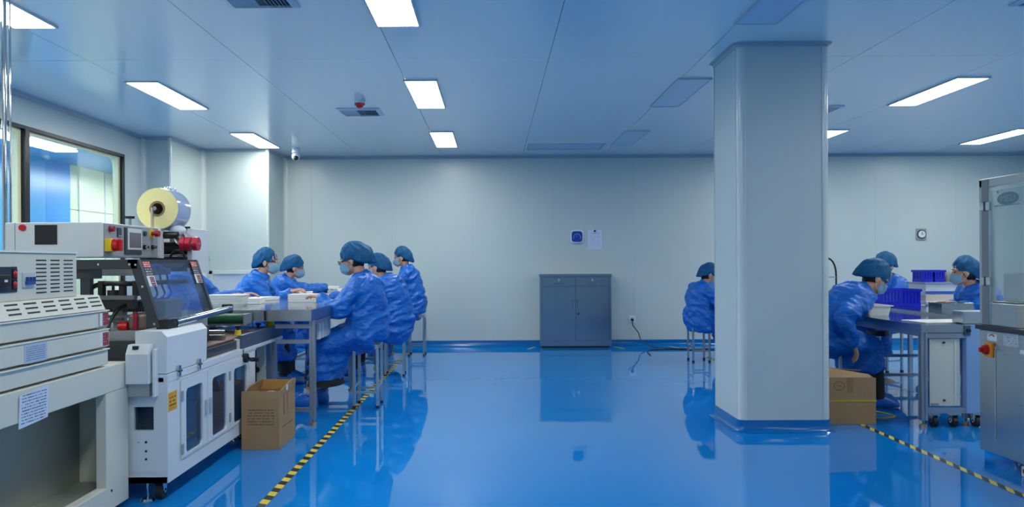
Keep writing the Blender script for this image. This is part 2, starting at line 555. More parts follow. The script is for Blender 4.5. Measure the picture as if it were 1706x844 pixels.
# window in the left wall
BLKF = mat('black_window_frame', (16, 17, 20), 0.35)
CREAM = mat('cream_window_seal', (232, 226, 180), 0.4)
w1 = thing('window_1', 'long black framed window looking into the next room', None, (XL, (WX0 + WX1) / 2, WZ0), kind='structure')
part('window_frame', BLKF, w1, (XL - 0.10, XL + 0.012, WX0, WX1, WZ1 - 0.03, WZ1), (XL - 0.10, XL + 0.012, WX0, WX1, WZ0, WZ0 + 0.03),
     (XL - 0.10, XL + 0.012, WX0, WX0 + 0.03, WZ0, WZ1), (XL - 0.10, XL + 0.012, WX1 - 0.025, WX1, WZ0, WZ1))
part('mullion', BLKF, w1, (XL - 0.10, XL + 0.012, 7.07, 7.135, WZ0 + 0.03, WZ1 - 0.03))
for (a, c) in ((WX0 + 0.03, 7.07), (7.135, WX1 - 0.025)):
    b = MB()
    ym, zm, ww, hh = (a + c) / 2, (WZ0 + WZ1) / 2, c - a, WZ1 - WZ0 - 0.06
    o_ = rrect(ym, zm, ww, hh, 0.004, 5)
    i_ = rrect(ym, zm, ww - 0.1, hh - 0.05, 0.09, 5)
    b.rings([[Vector((x, p[0], p[1])) for p in q] for x, q in ((XL - 0.03, o_), (XL - 0.03, i_), (XL - 0.09, i_), (XL - 0.09, o_))], closed=True)
    b.build('pane_seal', CREAM, w1, smooth=40)
    part('pane', glass('window_glass', (238, 246, 250), 1.0), w1, (XL - 0.062, XL - 0.054, a + 0.01, c - 0.01, WZ0 + 0.04, WZ1 - 0.04))
# the room behind the window
CXW = -6.6
BLUEW = mat('sky_blue_wall', (92, 178, 236), 0.3, var=0.02)
BLUEW2 = mat('deeper_blue_wall', (78, 158, 230), 0.3, var=0.02)
CREAMW = mat('pale_green_cream_wall', (212, 220, 190), 0.3, var=0.02)
struct('floor_corridor', mat('corridor_floor', (140, 160, 150), 0.3), (-7.0, XL - 0.1, 3.0, 17.0, -0.1, 0.0))
struct('ceiling_corridor', mat('corridor_ceiling', (130, 186, 232), 0.5), (-7.0, XL - 0.1, 3.0, 17.0, 2.75, 2.85))
wc = struct('wall_corridor', CREAMW, (CXW - 0.2, CXW - 0.02, 3.0, 17.0, 0, 2.75), label='cream and sky blue wall seen through the window')
part('blue_panel', BLUEW, wc, (CXW - 0.04, CXW, 3.0, 11.78, 0, 2.75))
part('blue_panel', BLUEW2, wc, (CXW - 0.04, CXW, 11.783, 12.46, 0, 2.75))
for ya, yb_ in ((12.463, 12.70), (12.74, 13.55), (13.59, 14.5), (14.54, 16.9)):
    part('cream_panel', CREAMW, wc, (CXW - 0.04, CXW, ya, yb_, 0, 2.045))
    part('cream_panel', CREAMW, wc, (CXW - 0.04, CXW, ya, yb_, 2.06, 2.75))
for ya in (12.70, 13.55, 14.5):
    part('white_batten', TRIM, wc, (CXW - 0.04, CXW + 0.02, ya, ya + 0.04, 0, 2.75))
struct('wall_corridor_end', CREAMW, (-7.0, XL - 0.1, 17.0, 17.1, 0, 2.75))
struct('wall_corridor_start', BLUEW, (-7.0, XL - 0.1, 2.9, 3.0, 0, 2.75))
COL_ON = emit('corridor_lamp_glow', (255, 255, 255), CORRIDOR_LIGHT)
for i, (ya, yb_) in enumerate(((4.0, 6.6), (7.4, 10.3), (12.2, 14.8))):
    t = thing('corridor_lamp', ['long ceiling lamp of the next room, out of sight beyond the window',
              'long white ceiling lamp seen through the top of the window', 'far ceiling lamp of the next room behind the cream wall panes'][i],
              'ceiling lamp', (-5.5, (ya + yb_) / 2, 2.65), group='lamps of the next room')
    part('lamp_housing', TRIM, t, (-5.66, -5.34, ya - 0.02, yb_ + 0.02, 2.655, 2.75))
    part('diffuser', COL_ON, t, (-5.64, -5.36, ya, yb_, 2.64, 2.655))

# framed low panel in the alcove wall
d1 = thing('door_1', 'low white framed panel in the wall behind the packing table', None, (-3.42, AY1, 0), kind='structure')
DW = mat('door_white', (206, 216, 224), 0.35)
part('door_frame', TRIM, d1, (-3.73, -3.68, AY1 - 0.04, AY1, 0.09, 1.10), (-3.16, -3.11, AY1 - 0.04, AY1, 0.09, 1.10), (-3.73, -3.11, AY1 - 0.04, AY1, 1.05, 1.10), bev=0.004)
part('door_leaf', DW, d1, (-3.68, -3.16, AY1 - 0.02, AY1, 0.09, 1.05))

# ================================================================== CEILING FITTINGS
LON = emit('panel_light_glow', (253, 255, 249), PANEL_LIGHT)
LOFF = mat('unlit_diffuser', (196, 214, 232), 0.3)
FRAMEM = mat('light_frame', (196, 202, 206), 0.3, metal=0.3)
cols = {'a': -2.90, 'b': -0.595, 'c': 1.675, 'd': 3.98, 'e': 6.2}
rows = [4.49, 7.18, 9.8, 1.85, -0.8]
seen = {('a', 0): 'lit ceiling panel light at the upper left corner behind the steel pole', ('a', 1): 'lit slanted ceiling panel light above the window wall',
        ('a', 2): 'lit ceiling panel light nearest the pilaster corner', ('b', 0): 'lit ceiling panel light cut off by the top edge of the view',
        ('b', 1): 'lit ceiling panel light right of the red alarm', ('b', 2): 'lit ceiling panel light nearest the back wall, above the bare wall',
        ('c', 0): 'unlit ceiling panel light in front of the column head', ('c', 1): 'unlit ceiling panel light left of the column head',
        ('c', 2): 'unlit ceiling panel light near the back wall beside the flush hatch', ('d', 1): 'lit ceiling panel light right of the column',
        ('d', 2): 'lit ceiling panel light half hidden behind the column', ('e', 2): 'lit ceiling panel light at the right edge of the view'}
for ci, cx in cols.items():
    for ri, cy in enumerate(rows):
        lit = ci != 'c'
        lab = seen.get((ci, ri), ('lit' if lit else 'unlit') + ' ceiling panel light out of the frame')
        t = thing('ceiling_light', lab, 'ceiling light', (cx, cy, CZ - 0.014), group='ceiling panel lights' if (ci, ri) in seen else ('out-of-frame lit panels' if lit else 'out-of-frame unlit panels'))
        hw, hl = 0.142, 0.588
        fw = 0.014
        z0, z1 = CZ - 0.014, CZ
        part('frame', FRAMEM, t, (cx - hw, cx - hw + fw, cy - hl, cy + hl, z0, z1), (cx + hw - fw, cx + hw, cy - hl, cy + hl, z0, z1),
             (cx - hw + fw, cx + hw - fw, cy - hl, cy - hl + fw, z0, z1), (cx - hw + fw, cx + hw - fw, cy + hl - fw, cy + hl, z0, z1))
        part('diffuser', LON if lit else LOFF, t, (cx - hw + fw, cx + hw - fw, cy - hl + fw, cy + hl - fw, z0 + 0.004, z1))
VENTM = mat('vent_white', (196, 206, 214), 0.35)
VENTD = mat('vent_dark', (52, 70, 92), 0.6)
def vent(label, x0, x1, y0, y1):
    t = thing('ceiling_vent', label, 'air vent', ((x0 + x1) / 2, (y0 + y1) / 2, CZ - 0.018), group='square ceiling air vents')
    z0 = CZ - 0.018
    f = 0.035
    part('backing', VENTD, t, (x0 + 0.01, x1 - 0.01, y0 + 0.01, y1 - 0.01, CZ - 0.004, CZ))
    b = MB()
    o_ = [(x0, y0), (x1, y0), (x1, y1), (x0, y1)]
    i_ = [(x0 + f, y0 + f), (x1 - f, y0 + f), (x1 - f, y1 - f), (x0 + f, y1 - f)]
    b.rings([[Vector((p[0], p[1], z)) for p in q] for q, z in ((o_, CZ), (o_, CZ - 0.008), (i_, z0), (i_, CZ))], closed=True)
    b.build('frame', VENTM, t)
    xm = (x0 + x1) / 2
    n = 7
    for s in (-1, 1):
        for k in range(n):
            xa = xm + s * (0.018 + (xm - x0 - f - 0.02) * (k + 0.4) / n)
            MB().prism([(xa, y0 + f, CZ - 0.004), (xa + 0.002, y0 + f, CZ - 0.004), (xa + s * 0.012 + 0.002, y0 + f, z0 + 0.001), (xa + s * 0.012, y0 + f, z0 + 0.001)],
                       (0, y1 - y0 - 2 * f, 0)).build('slat', VENTM, t)
vent('square ceiling air vent beside the red alarm', -1.53, -1.11, 7.79, 8.17)
vent('square ceiling air vent cut off by the top edge above the left machines', -1.54, -1.13, 4.33, 4.71)
vent('square ceiling air vent peeping out right of the column head', 3.02, 3.44, 7.79, 8.17)
vent('square ceiling air vent cut off at the top right corner', 3.07, 3.48, 4.36, 4.75)
t = thing('ceiling_hatch', 'flush rectangular ceiling hatch close to the back wall above the cabinet', 'hatch', (0.95, 10.45, CZ - 0.008))
HM = mat('hatch_panel', (176, 198, 218), 0.25)
part('frame', HM, t, (0.45, 1.45, 10.2, 10.225, CZ - 0.01, CZ), (0.45, 1.45, 10.675, 10.70, CZ - 0.01, CZ), (0.45, 0.475, 10.225, 10.675, CZ - 0.01, CZ), (1.425, 1.45, 10.225, 10.675, CZ - 0.01, CZ))
part('leaf', HM, t, (0.48, 1.42, 10.23, 10.67, CZ - 0.006, CZ))
# fire alarm
t = thing('fire_alarm', 'round red and white fire alarm on the ceiling beside a vent', 'alarm', (-1.235, 7.42, CZ - 0.075))
MB().cyl((-1.235, 7.42, CZ), (-1.235, 7.42, CZ - 0.03), 0.046, 0.05, 24).build('base', PLASW, t, smooth=40)
MB().cyl((-1.235, 7.42, CZ - 0.03), (-1.235, 7.42, CZ - 0.05), 0.05, 0.046, 24).build('ring', REDP, t, smooth=40)
MB().sphere((-1.235, 7.42, CZ - 0.05), 0.036, sc=(1, 1, 0.7)).build('lamp', REDP, t, smooth=180)
# security camera
t = thing('security_camera', 'small white dome security camera under the ceiling by the far left corner', 'camera', (-2.57, 10.42, CZ - 0.17))
MB().cyl((-2.57, 10.42, CZ), (-2.57, 10.42, CZ - 0.055), 0.05, 0.05, 20).build('mount', PLASW, t, smooth=40)
MB().cyl((-2.57, 10.42, CZ - 0.055), (-2.57, 10.42, CZ - 0.075), 0.05, 0.056, 20).build('collar', PLASW, t, smooth=40)
bd = MB().sphere((-2.57, 10.42, CZ - 0.115), 0.055).build('dome', PLASW, t, smooth=180)
MB().sphere((-2.562, 10.385, CZ - 0.14), 0.032).build('lens', BLACK, bd, smooth=180)

# ================================================================== BACK WALL FITTINGS
# steel cabinet
KX = (0.645, 1.617)
t = thing('storage_cabinet', 'low stainless steel two-door cabinet against the back wall', 'cabinet', (sum(KX) / 2, 11.15, 0))
y0 = 11.0
part('body', STEELCAB, t, (KX[0], KX[1], y0 + 0.02, YB - 0.012, 0.05, 0.985))
part('plinth', DARK, t, (KX[0] + 0.02, KX[1] - 0.02, y0 + 0.05, YB - 0.02, 0.0, 0.05))
part('top', STEELCAB, t, (KX[0] - 0.012, KX[1] + 0.012, y0 - 0.005, YB - 0.012, 0.985, 1.02), bev=0.004)
part('side_frame', STEELCAB, t, (KX[0] - 0.006, KX[0] + 0.022, y0, y0 + 0.02, 0.03, 0.985), (KX[1] - 0.022, KX[1] + 0.006, y0, y0 + 0.02, 0.03, 0.985),
     (KX[0] + 0.022, KX[1] - 0.022, y0, y0 + 0.02, 0.03, 0.1))
xm = sum(KX) / 2
for a, c in ((KX[0] + 0.025, xm - 0.002), (xm + 0.002, KX[1] - 0.025)):
    dr = part('drawer', STEELCAB, t, (a, c, y0 + 0.002, y0 + 0.02, 0.855, 0.975), bev=0.002)
    m_ = (a + c) / 2
    MB().tube([(m_ - 0.06, y0 + 0.002, 0.895), (m_ - 0.06, y0 - 0.022, 0.895), (m_ + 0.06, y0 - 0.022, 0.895), (m_ + 0.06, y0 + 0.002, 0.895)], 0.006).build('handle', CHROME, dr, smooth=50)
    part('lock', CHROME, dr, (m_ - 0.012, m_ + 0.012, y0 - 0.006, y0 + 0.002, 0.925, 0.955))
for s, a, c in ((-1, KX[0] + 0.025, xm - 0.002), (1, xm + 0.002, KX[1] - 0.025)):
    dr = part('door', STEELCAB, t, (a, c, y0 + 0.002, y0 + 0.02, 0.105, 0.845), bev=0.002)
    hx = xm + s * 0.035
    MB().tube([(hx, y0 + 0.002, 0.66), (hx, y0 - 0.025, 0.655), (hx, y0 - 0.025, 0.54), (hx, y0 + 0.002, 0.535)], 0.007).build('handle', CHROME, dr, smooth=50)
    if s > 0: MB().cyl((hx, y0 + 0.002, 0.475), (hx, y0 - 0.01, 0.475), 0.012).build('lock', BLACK, dr)
# gauge, notice, outlet, thermometer
g = on_y(961, 394, YB)
t = thing('pressure_gauge', 'small square blue gauge with white rim on the back wall', 'gauge', (g.x, YB, g.z - 0.095))
GB = mat('gauge_blue', (10, 60, 160), 0.25)
b = MB()
b.rings([[Vector((p[0], y, p[1])) for p in rrect(g.x, g.z, q, q, 0.04)] for q, y in ((0.185, YB), (0.19, YB - 0.02), (0.175, YB - 0.03))])
b.build('rim', PLASW, t, smooth=40)
b = MB()
b.rings([[Vector((p[0], y, p[1])) for p in rrect(g.x, g.z, 0.15, 0.15, 0.035)] for y in (YB - 0.029, YB - 0.034)])
fc = b.build('face', GB, t)
GBL = mat('gauge_scale', (96, 150, 200), 0.4)
b = MB()
rs = []
for k in range(25):
    a = R(-25 + 230 * k / 24)
    rs.append([Vector((g.x + r * math.cos(a), y, g.z - 0.01 + r * math.sin(a))) for r, y in ((0.044, YB - 0.034), (0.053, YB - 0.034), (0.053, YB - 0.036), (0.044, YB - 0.036))])
b.rings(rs)
b.build('scale_arc', GBL, fc)
MB().prism([(g.x - 0.004, YB - 0.035, g.z - 0.012), (g.x + 0.004, YB - 0.035, g.z - 0.012), (g.x - 0.012, YB - 0.035, g.z + 0.03)], (0, -0.002, 0)).build('needle', GBL, fc)
g = on_y(991, 399, YB)
t = thing('notice_sheet', 'white printed sheet pinned to the back wall beside the blue gauge', 'notice', (g.x, YB, g.z - 0.14))
part('paper', printed('notice_print', (206, 220, 240), (160, 180, 210), 18, 0, 2, 0.12, 0.5, 60), t, (g.x - 0.098, g.x + 0.098, YB - 0.004, YB - 0.001, g.z - 0.137, g.z + 0.137))
part('heading', mat('heading_red', (190, 140, 175), 0.5), t, (g.x - 0.045, g.x + 0.045, YB - 0.0052, YB - 0.004, g.z + 0.088, g.z + 0.093))
MB().cyl((g.x, YB - 0.004, g.z + 0.122), (g.x, YB - 0.02, g.z + 0.122), 0.016, 0.013, 14).build('pin', mat('plum', (70, 30, 60), 0.4), t, smooth=40)
g = on_y(1053, 531, YB)
t = thing('wall_socket', 'white wall socket with a black plug in the back wall', 'socket', (g.x, YB, g.z - 0.05))
part('plate', PLASW, t, (g.x - 0.05, g.x + 0.05, YB - 0.012, YB, g.z - 0.05, g.z + 0.05), bev=0.004)
gs = g
pts = [(1053, 535, 11.24), (1054, 541, 11.2), (1060, 549, 11.2), (1064, 555, 11.2), (1066, 562, 11.2), (1072, 569, 11.1)]
P = [Vector((g.x, YB - 0.014, g.z - 0.01)), Vector((g.x, YB - 0.05, g.z - 0.015))] + [on_y(*q) for q in pts[1:]]
P += [Vector((q[0], q[1], 0.006)) for q in ((2.22, 11.0), (2.45, 10.85), (2.75, 10.8), (2.95, 10.7), (2.7, 10.62), (2.35, 10.75), (2.05, 10.6), (1.98, 10.1))]
def smooth_path(P, k=4):
    out = []
    n = len(P)
    for i in range(n - 1):
        p0, p1, p2, p3 = P[max(i - 1, 0)], P[i], P[i + 1], P[min(i + 2, n - 1)]
        for j in range(k):
            u = j / k
            out.append(0.5 * ((2 * p1) + (p2 - p0) * u + (2 * p0 - 5 * p1 + 4 * p2 - p3) * u * u + (3 * p1 - p0 - 3 * p2 + p3) * u ** 3))
    out.append(P[-1])
    return out
t = thing('power_cord', 'thin black power cord hanging from the wall socket onto the floor', 'cord', (g.x, YB - 0.05, 0))
MB().cyl((g.x, YB - 0.012, g.z - 0.008), (g.x, YB - 0.05, g.z - 0.012), 0.022, 0.016, 12).build('plug', BLACK, t, smooth=40)
MB().tube(smooth_path(P[1:]), 0.0065, 6).build('cable', BLACK, t, smooth=180)
g = on_y(1534, 390, YB)
t = thing('thermo_hygrometer', 'small square grey dial thermometer on the back wall above the right table', 'thermometer', (g.x, YB, g.z - 0.085))
part('case', mat('dial_case', (150, 154, 150), 0.4), t, (g.x - 0.072, g.x + 0.072, YB - 0.02, YB, g.z - 0.08, g.z + 0.08), bev=0.006)
MB().cyl((g.x, YB - 0.018, g.z), (g.x, YB - 0.032, g.z), 0.066, 0.062, 28).build('ring', DARK, t, smooth=40)
dl = MB().cyl((g.x, YB - 0.03, g.z), (g.x, YB - 0.034, g.z), 0.05, 0.05, 28).build('dial', PLASW, t, smooth=40)
MB().box(g.x - 0.003, g.x + 0.003, YB - 0.037, YB - 0.034, g.z - 0.008, g.z + 0.035).box(g.x - 0.004, g.x + 0.03, YB - 0.037, YB - 0.034, g.z - 0.003, g.z + 0.003).build('needle', BLACK, dl)

# ================================================================== FLOOR MARKING, POLE
def tape(label, x, y0, y1, hw, mname, skew):
    b = MB()
    b.box(-hw, hw, y0, y1, 0.0, 0.0012)
    o = b.build('floor_tape', stripes(mname, (236, 208, 60), (22, 24, 28), 0.136, skew), None, local=True)
    o.location = (x, 0, 0.0002)
    tag(o, label, 'floor tape', 'hazard tapes on the floor')
tape('yellow and black hazard tape running along the left packing table', -1.145, 1.0, 10.6, 0.023, 'hazard_left', 0.5)
tape('yellow and black hazard tape on the right passing the cardboard carton', 2.655, 1.0, 10.0, 0.021, 'hazard_right', -2.0)
for i, (px, py, dx) in enumerate(((887, 577, 1), (1034, 577, -1), (1128, 577, -1))):
    q = on_y(px, py, 10.95)
    MB().prism([(q.x - 0.05 * dx - 0.03, 10.9, 0.0), (q.x - 0.05 * dx + 0.01, 10.9, 0.0), (q.x + 0.05 * dx + 0.01, 11.2, 0.0), (q.x + 0.05 * dx - 0.03, 11.2, 0.0)], (0, 0, 0.0012)).build(
        'tape_mark', mat('worn_yellow_tape', (176, 176, 90), 0.5, var=0.2, scale=30), None,
        label=['short worn yellow tape mark left of the steel cabinet', 'short worn yellow tape mark right of the steel cabinet', 'short worn yellow tape mark near the stool by the column'][i], cat='floor mark', group='worn yellow tape marks')
t = thing('steel_pole', 'shiny steel pole rising to the ceiling at the left edge', 'pole', (-2.752, 4.5, 0))
MB().cyl((-2.752, 4.5, 0), (-2.752, 4.5, CZ), 0.013, n=20).build('tube', CHROME, t, smooth=40)
MB().cyl((-2.731, 4.52, 0), (-2.731, 4.52, CZ), 0.006, n=12).build('conduit', CHROME, t, smooth=40)
MB().cyl((-2.752, 4.5, CZ), (-2.752, 4.5, CZ - 0.02), 0.03, n=20).build('flange', CHROME, t, smooth=40)
# ================================================================== HEAT TUNNEL (cream machine, near left)
def plate_x(name, m, parent, pa, pb, X, t=0.004, **kw):
    """flat plate on a plane X = const, given by two opposite pixels of the photo"""
    a, b = on_x(*pa, X), on_x(*pb, X)
    return part(name, m, parent, (X, X + t, a.y, b.y, min(a.z, b.z), max(a.z, b.z)), **kw)
def plate_y(name, m, parent, pa, pb, Y, t=0.004, **kw):
    a, b = on_y(*pa, Y), on_y(*pb, Y)
    return part(name, m, parent, (a.x, b.x, Y - t, Y, a.z, b.z), **kw)
MX, MY0, MY1 = -1.81, 1.9, 3.95
BX = MX - 0.95
m1 = thing('heat_tunnel', 'cream metal heat tunnel machine in the left foreground with open lower frame', 'machine', (MX - 0.45, 3.0, 0))
part('frame_beam', BEIGEP, m1, (BX, MX, MY0, MY1, 0.583, 0.709), bev=0.004)
for (ya, yb_) in ((MY1 - 0.225, MY1), (MY0, MY0 + 0.225)):
    part('leg_panel', BEIGEP, m1, (MX - 0.05, MX, ya, yb_, 0.03, 0.583), bev=0.004)
    part('leg_panel', BEIGEP, m1, (BX, BX + 0.05, ya, yb_, 0.03, 0.583), bev=0.004)
part('end_panel', BEIGEP, m1, (BX + 0.05, MX - 0.05, MY1 - 0.04, MY1 - 0.005, 0.03, 0.583))
part('bottom_rail', BEIGEP, m1, (MX - 0.05, MX + 0.002, MY0 + 0.2, MY1 - 0.2, 0.03, 0.142), bev=0.003)
part('bottom_shelf', mat('galvanised', (150, 152, 140), 0.4, metal=0.3, var=0.08, scale=6), m1, (BX + 0.05, MX - 0.05, MY0 + 0.05, MY1 - 0.045, 0.10, 0.125))
part('back_panel', mat('galvanised', (150, 152, 140), 0.4), m1, (BX + 0.05, MX - 0.22, MY0 + 0.05, MY1 - 0.045, 0.125, 0.583))
for (xx, yy) in ((MX - 0.06, MY1 - 0.08), (BX + 0.06, MY1 - 0.08), (MX - 0.06, MY0 + 0.08), (BX + 0.06, MY0 + 0.08)):
    MB().cyl((xx, yy, 0.0), (xx, yy, 0.012), 0.025).cyl((xx, yy, 0.012), (xx, yy, 0.035), 0.008).build('levelling_foot', DARK, m1, smooth=40)
HX = MX + 0.0
HYE = 3.755
# stacked housing plates with folded lips
for (z0, z1, ins) in ((0.709, 0.795, 0.006), (0.795, 0.888, 0.0), (0.888, 0.975, 0.004)):
    pl = MB().prism([(HX - ins - 0.02, MY0, z0 + 0.004), (HX - ins + 0.0, MY0, z0 + 0.012), (HX - ins + 0.0, MY0, z1 - 0.012), (HX - ins - 0.006, MY0, z1 - 0.003), (HX - ins - 0.03, MY0, z1), (BX + 0.02, MY0, z1), (BX + 0.02, MY0, z0 + 0.004)],
                    (0, HYE - MY0, 0)).build('housing_plate', BEIGEP, m1)
    MB().box(HX - 0.02, HX + 0.003, MY0, HYE + 0.002, z1 - 0.006, z1 - 0.001).build('lip', mat('cream_lip', (232, 232, 222), 0.3), pl)
# sloped vent panel
sl = MB().prism([(HX - 0.004, MY0, 0.977), (HX - 0.035, MY0, 1.045), (BX + 0.04, MY0, 1.045), (BX + 0.02, MY0, 0.977)], (0, 3.73 - MY0, 0)).build('vent_panel', BEIGEP, m1)
SLOT = mat('slot_dark', (48, 48, 46), 0.7)
for px0, px1, ytop in ((11, 33, 518), (43, 64, 515), (73, 93, 512), (101, 119, 509), (127, 144, 506.5), (150, 167, 504)):
    for k in range(3):
        ya = on_x(px0, 500, HX - 0.02).y
        yb_ = on_x(px1, 500, HX - 0.02).y
        zc = 1.033 - 0.018 * k
        xs_ = HX - 0.004 - (zc - 0.977) / (1.045 - 0.977) * 0.031
        MB().prism([(xs_ - 0.002, ya, zc - 0.003), (xs_ + 0.0018, ya, zc - 0.003), (xs_ - 0.001, ya, zc + 0.004), (xs_ - 0.005, ya, zc + 0.004)], (0, yb_ - ya, 0)).build('vent_slot', SLOT, sl)
# control box on top
TX = -1.86
tb = part('control_box', BEIGEP, m1, (TX - 0.6, TX, MY0 + 0.1, 3.565, 1.045, 1.235), bev=0.005)
part('lid', mat('cream_lip', (232, 232, 222), 0.3), tb, (TX - 0.61, TX + 0.006, MY0 + 0.09, 3.575, 1.235, 1.243))
for (pa, pb) in ((60, 77), (84, 99), (106, 121)):
    ya, yb_ = on_x(pa, 450, TX).y, on_x(pb, 450, TX).y
    for k in range(9):
        zc = 1.205 - 0.0165 * k
        part('vent_slot', SLOT, tb, (TX - 0.002, TX + 0.0012, ya, yb_, zc - 0.0028, zc + 0.0028))
ya, yb_ = 2.66, on_x(27, 460, TX).y
za, zb_ = on_x(27, 486, TX).z, on_x(27, 444, TX).z
sp = part('switch_plate', mat('navy_plate', (38, 48, 66), 0.4), tb, (TX, TX + 0.004, ya, yb_, za, zb_))
for py in (456, 474):
    q = on_x(22, py, TX)
    MB().sphere((TX + 0.004, q.y, q.z), 0.014, sc=(0.8, 0.8, 1.0)).build('red_button', REDP, sp, smooth=180)
    part('button_surround', BLACK, sp, (TX + 0.004, TX + 0.007, q.y - 0.013, q.y + 0.016, q.z - 0.019, q.z + 0.019))
q = on_x(4, 468, TX)
ml = part('meter', BLACK, sp, (TX + 0.004, TX + 0.02, q.y - 0.09, q.y + 0.02, q.z - 0.024, q.z + 0.024), bev=0.003)
part('meter_mark', PLASW, ml, (TX + 0.02, TX + 0.021, q.y - 0.02, q.y - 0.0, q.z - 0.004, q.z + 0.005))
qa, qb = on_x(36, 454, TX), on_x(56, 478, TX)
bk = part('breaker', mat('breaker_clear', (196, 200, 200), 0.2), tb, (TX, TX + 0.006, qa.y, qb.y, qb.z, qa.z), bev=0.001)
part('breaker_toggle', mat('breaker_blue', (40, 80, 140), 0.4), bk, (TX + 0.006, TX + 0.014, qa.y + 0.014, qb.y - 0.008, qb.z + 0.012, qb.z + 0.026))
for k in range(3):
    yy = qa.y + 0.018 + k * (qb.y - qa.y - 0.03) / 2.4
    part('breaker_lever', mat('breaker_blue', (40, 80, 140), 0.4), bk, (TX + 0.006, TX + 0.018, yy, yy + 0.007, qb.z + 0.026, qb.z + 0.042))
# stickers
pr1 = printed('foil_print', (176, 190, 206), (120, 138, 170), 9, 1, 2, 0.08, 0.62, 50)
qa, qb = on_x(40, 575, HX), on_x(78, 603, HX)
part('rating_plate', pr1, m1, (HX, HX + 0.0015, qa.y, qb.y, 0.803, 0.878), label='grey printed rating plate')
qa, qb = on_x(30, 650, HX), on_x(79, 650, HX)
MB().prism([(HX + 0.007, qa.y, 0.69), (HX + 0.0015, qa.y, 0.56), (HX + 0.0005, qa.y, 0.56), (HX + 0.006, qa.y, 0.69)], (0, qb.y - qa.y, 0.012)).build(
    'paper_note', printed('note_print', (212, 224, 238), (104, 116, 146), 12, 1, 2, 0.08, 0.55, 70), m1, label='creased white printed paper note')
for py0, py1, z0, z1 in ((516, 534, 0.905, 0.962), (559, 580, 0.81, 0.87)):
    part('warning_sticker', mat('sticker_white', (226, 226, 226), 0.4), m1, (HX - 0.001, HX + 0.001, HYE - 0.088, HYE - 0.062, z0, z1))
    part('warning_sticker', printed('sticker_red_print', (140, 24, 48), (220, 190, 200), 5, 1, 2, 0.1, 0.45, 20), m1, (HX - 0.001, HX + 0.001, HYE - 0.062, HYE - 0.005, z0, z1))
MB().cyl((MX, MY1 - 0.18, 0.12), (MX + 0.004, MY1 - 0.18, 0.12), 0.006, n=8).build('screw', DARK, m1)

# ================================================================== SEALING MACHINE (white machine behind it)
SX, SY0, SY1 = -1.63, 3.985, 5.48
SB = -2.66
SZ0, SZ1 = 0.094, 0.636
m2 = thing('sealing_machine', 'white film sealing machine with clear hood, control box and windowed cabinet', 'machine', (-2.1, 4.7, 0))
part('cabinet_back', WHITEP, m2, (SB, SX - 0.42, SY0, SY1, SZ0, SZ1))
part('cabinet_floor', WHITEP, m2, (SX - 0.42, SX - 0.004, SY0, SY1, SZ0, SZ0 + 0.03))
part('cabinet_deck', WHITEP, m2, (SX - 0.42, SX, SY0, SY1, 0.595, SZ1), bev=0.003)
part('cabinet_end', WHITEP, m2, (SX - 0.42, SX, SY1 - 0.03, SY1, SZ0, 0.595))
part('face_frame', WHITEP, m2, (SX - 0.02, SX, SY0, 4.14, SZ0, 0.595), (SX - 0.02, SX, 4.14, 5.33, SZ0, 0.172), (SX - 0.02, SX, 4.14, 5.33, 0.585, 0.6), (SX - 0.02, SX, 5.33, SY1, SZ0, 0.595))
# front face towards the heat tunnel, with a square opening
fx0, fx1 = -1.83, SX
hx0, hx1, hz0, hz1 = -1.80, -1.70, 0.358, 0.475
part('front_panel', WHITEP, m2, (SB, hx0, SY0, SY0 + 0.02, SZ0, 0.62), (hx1, fx1 - 0.02, SY0, SY0 + 0.02, SZ0, 0.62), (hx0, hx1, SY0, SY0 + 0.02, SZ0, hz0), (hx0, hx1, SY0, SY0 + 0.02, hz1, 0.62))
part('inner_box', mat('slate_inside', (70, 92, 118), 0.4), m2, (hx0 - 0.02, hx1 + 0.02, SY0 + 0.09, SY0 + 0.1, hz0 - 0.02, hz1 + 0.02))
MB().tube(smooth_path([Vector((hx0 + 0.005, SY0 + 0.03, hz1)), Vector((hx0 + 0.012, SY0 + 0.02, hz1 - 0.05)), Vector((hx0 + 0.03, SY0 + 0.02, hz0 + 0.03)), Vector((hx1, SY0 + 0.04, hz0 + 0.05))]), 0.0035, 6).build('cable', BLACK, m2, smooth=180)
pp = part('access_plate', WHITEP, m2, (-1.815, -1.69, SY0 - 0.003, SY0, 0.15, hz0 - 0.008))
for z_ in (0.215, 0.255, 0.30):
    MB().cyl((-1.737, SY0 - 0.003, z_), (-1.737, SY0 - 0.006, z_), 0.006, n=10).build('bolt_hole', BLACK, pp)
MB().cyl((-1.775, SY0 - 0.003, 0.30), (-1.775, SY0 - 0.006, 0.30), 0.004, n=10).build('bolt', CHROME, pp)
sbx = MB().prism([(-1.805, SY0 - 0.075, 0.60), (-1.805, SY0 - 0.075, 0.745), (-1.805, SY0 - 0.045, 0.79), (-1.805, SY0, 0.79), (-1.805, SY0, 0.60)], (0.11, 0, 0)).build('junction_box', WHITEP, m2)
part('rocker_switch', BLACK, sbx, (-1.775, -1.748, SY0 - 0.066, SY0 - 0.052, 0.768, 0.785))
part('bracket', mat('bracket_grey', (168, 172, 172), 0.35, metal=0.4), m2, (-1.805, -1.70, SY0 - 0.05, SY0, 0.535, 0.60), (-1.806, -1.80, SY0 - 0.03, SY0, 0.53, 0.60))
part('upright_bar', WHITEP, m2, (-1.688, -1.674, SY0 - 0.045, SY0, 0.53, 0.765), bev=0.003)
